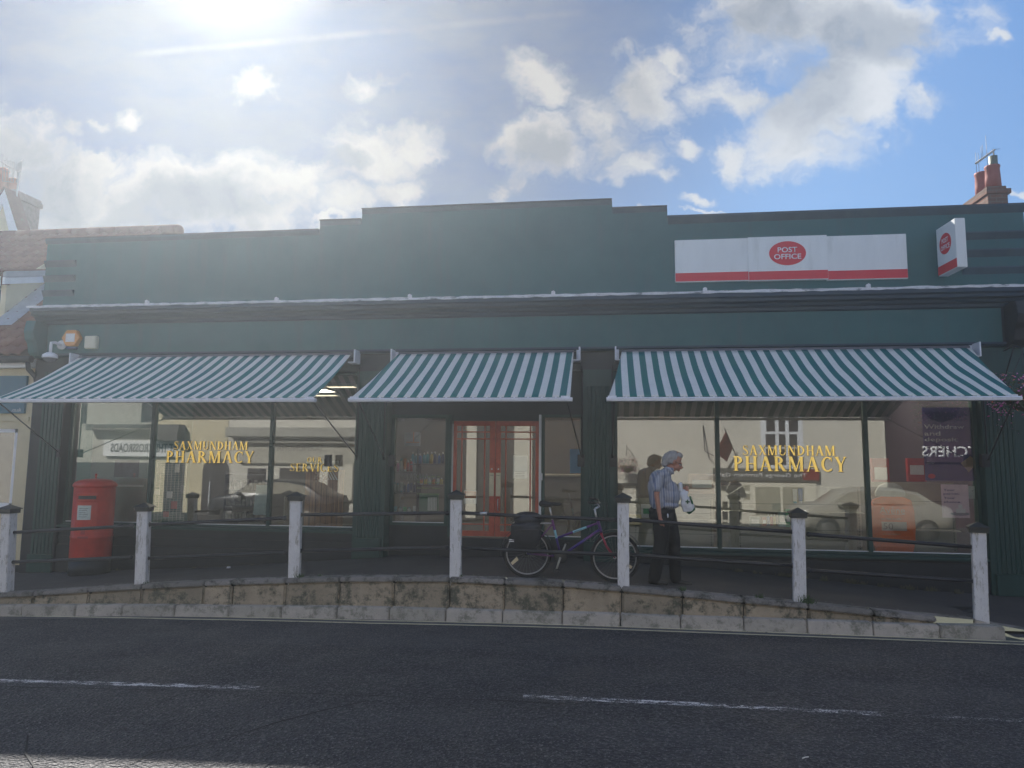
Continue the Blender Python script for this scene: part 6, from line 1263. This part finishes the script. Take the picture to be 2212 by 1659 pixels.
k = MB(); obox(k, 350, 400, 1000, 1130, OY, OY + .02); obox(k, 150, 330, 1000, 1130, OY, OY + .02); obox(k, 175, 190, 860, 915, OY, OY + .02); obox(k, 305, 345, 860, 912, OY, OY + .02); ob(k, 'dark_window', opd, OX)
struct(MB().box(-40, 40, -8, -.1, -.1, .10).build('far_pavement', pav))
# parked cars, mirrored in the glass
def car(x, y, rz, paintc, label, nm):
    T = thing('parked_car', label, 'car', (x, y, 0), None, rz); pm = mat(nm, paintc, .25, .08, 3); prof = [(-2.05, .35), (-2.12, .55), (-2.05, .85), (-1.75, .98), (-1.25, 1.02), (-.75, 1.38), (-.2, 1.47), (.6, 1.46), (1.2, 1.36), (1.65, 1.05), (2.0, .95), (2.1, .7), (2.08, .38)]
    vs = []; secs = ((-.84, .86), (-.80, .94), (-.68, 1.), (0, 1.015), (.68, 1.), (.80, .94), (.84, .86))
    for yy, k_ in secs:
        for px_, pz in prof:
            tum = 1 - max(0, pz - .95) * .42; vs.append((px_ * (k_ if pz < 1 else 1.0), yy * tum, pz if pz < .6 else .6 + (pz - .6) * k_))
    n = len(prof); fs = [(i * n + j, (i + 1) * n + j, (i + 1) * n + j + 1, i * n + j + 1) for i in range(len(secs) - 1) for j in range(n - 1)] + [(i * n + n - 1, (i + 1) * n + n - 1, (i + 1) * n, i * n) for i in range(len(secs) - 1)] + [tuple(range(n)), tuple(range(7 * n - 1, 6 * n - 1, -1))]
    b = MB().add(vs, fs, True).build('body', pm, T)
    for s_ in (-1, 1):
        MB().prism([(-1.12, 1.03), (-.68, 1.34), (-.1, 1.40), (-.1, 1.03)], .757 * s_ - .02, .757 * s_ + .02).build('side_window', darkglass if 0 else mat('car_glass', (.32, .30, .25), .3), b); MB().prism([(-.04, 1.03), (-.04, 1.40), (.6, 1.39), (1.1, 1.29), (1.35, 1.03)], .757 * s_ - .02, .757 * s_ + .02).build('side_window', mat('car_glass', (.02, .025, .03)), b)
        for cx in (-1.28, 1.3): w_ = MB(); w_.lathe([(0, -.1), (.2, -.1), (.30, -.1), (.325, -.07), (.325, .07), (.30, .1), (0, .1)], n=28); o = w_.build('wheel', rubber, T); o.location = (cx, .76 * s_, .325); o.rotation_euler.x = R_(90); r__ = MB().lathe([(0, -.105), (.19, -.105), (.2, -.095), (0, -.09)], n=20).build('rim', mat('dark_rim', (.06, .06, .06), .4), o)
        MB().ell((-2.0 * .95, .58 * s_, .72), (.09, .16, .07)).build('headlight', white, T)
        MB().ell((-.95, .90 * s_, 1.02), (.09, .08, .06)).build('wing_mirror', pm, T)
    return T
car(7.3, 2.35, 0, (.30, .285, .25), 'silver parked car on the near side of the road beyond the right edge', 'silver_car_paint')
car(-10.6, 2.0, 0, (.02, .022, .03), 'dark parked car on the near side of the road beyond the left edge', 'dark_car_paint')
# ------------------------------------------------------------------ haze: air volume added to stand in for lens glare
hz = MB().box(-45, 30, -9, 24, -2.4, 10.9).build('haze', MATS.get('haze') or bpy.data.materials.new('haze')); hz['kind'] = 'stuff'; hz['category'] = 'haze'; hz['label'] = 'added haze standing in for lens glare'
hm = hz.data.materials[0]; hm.use_nodes = True; hm.node_tree.nodes.clear(); vo = hm.node_tree.nodes.new('ShaderNodeVolumePrincipled'); vo.inputs['Density'].default_value = .0041; vo.inputs['Anisotropy'].default_value = .71; vo.inputs['Color'].default_value = (.86, .94, 1, 1)
hm.node_tree.links.new(vo.outputs[0], hm.node_tree.nodes.new('ShaderNodeOutputMaterial').inputs['Volume'])
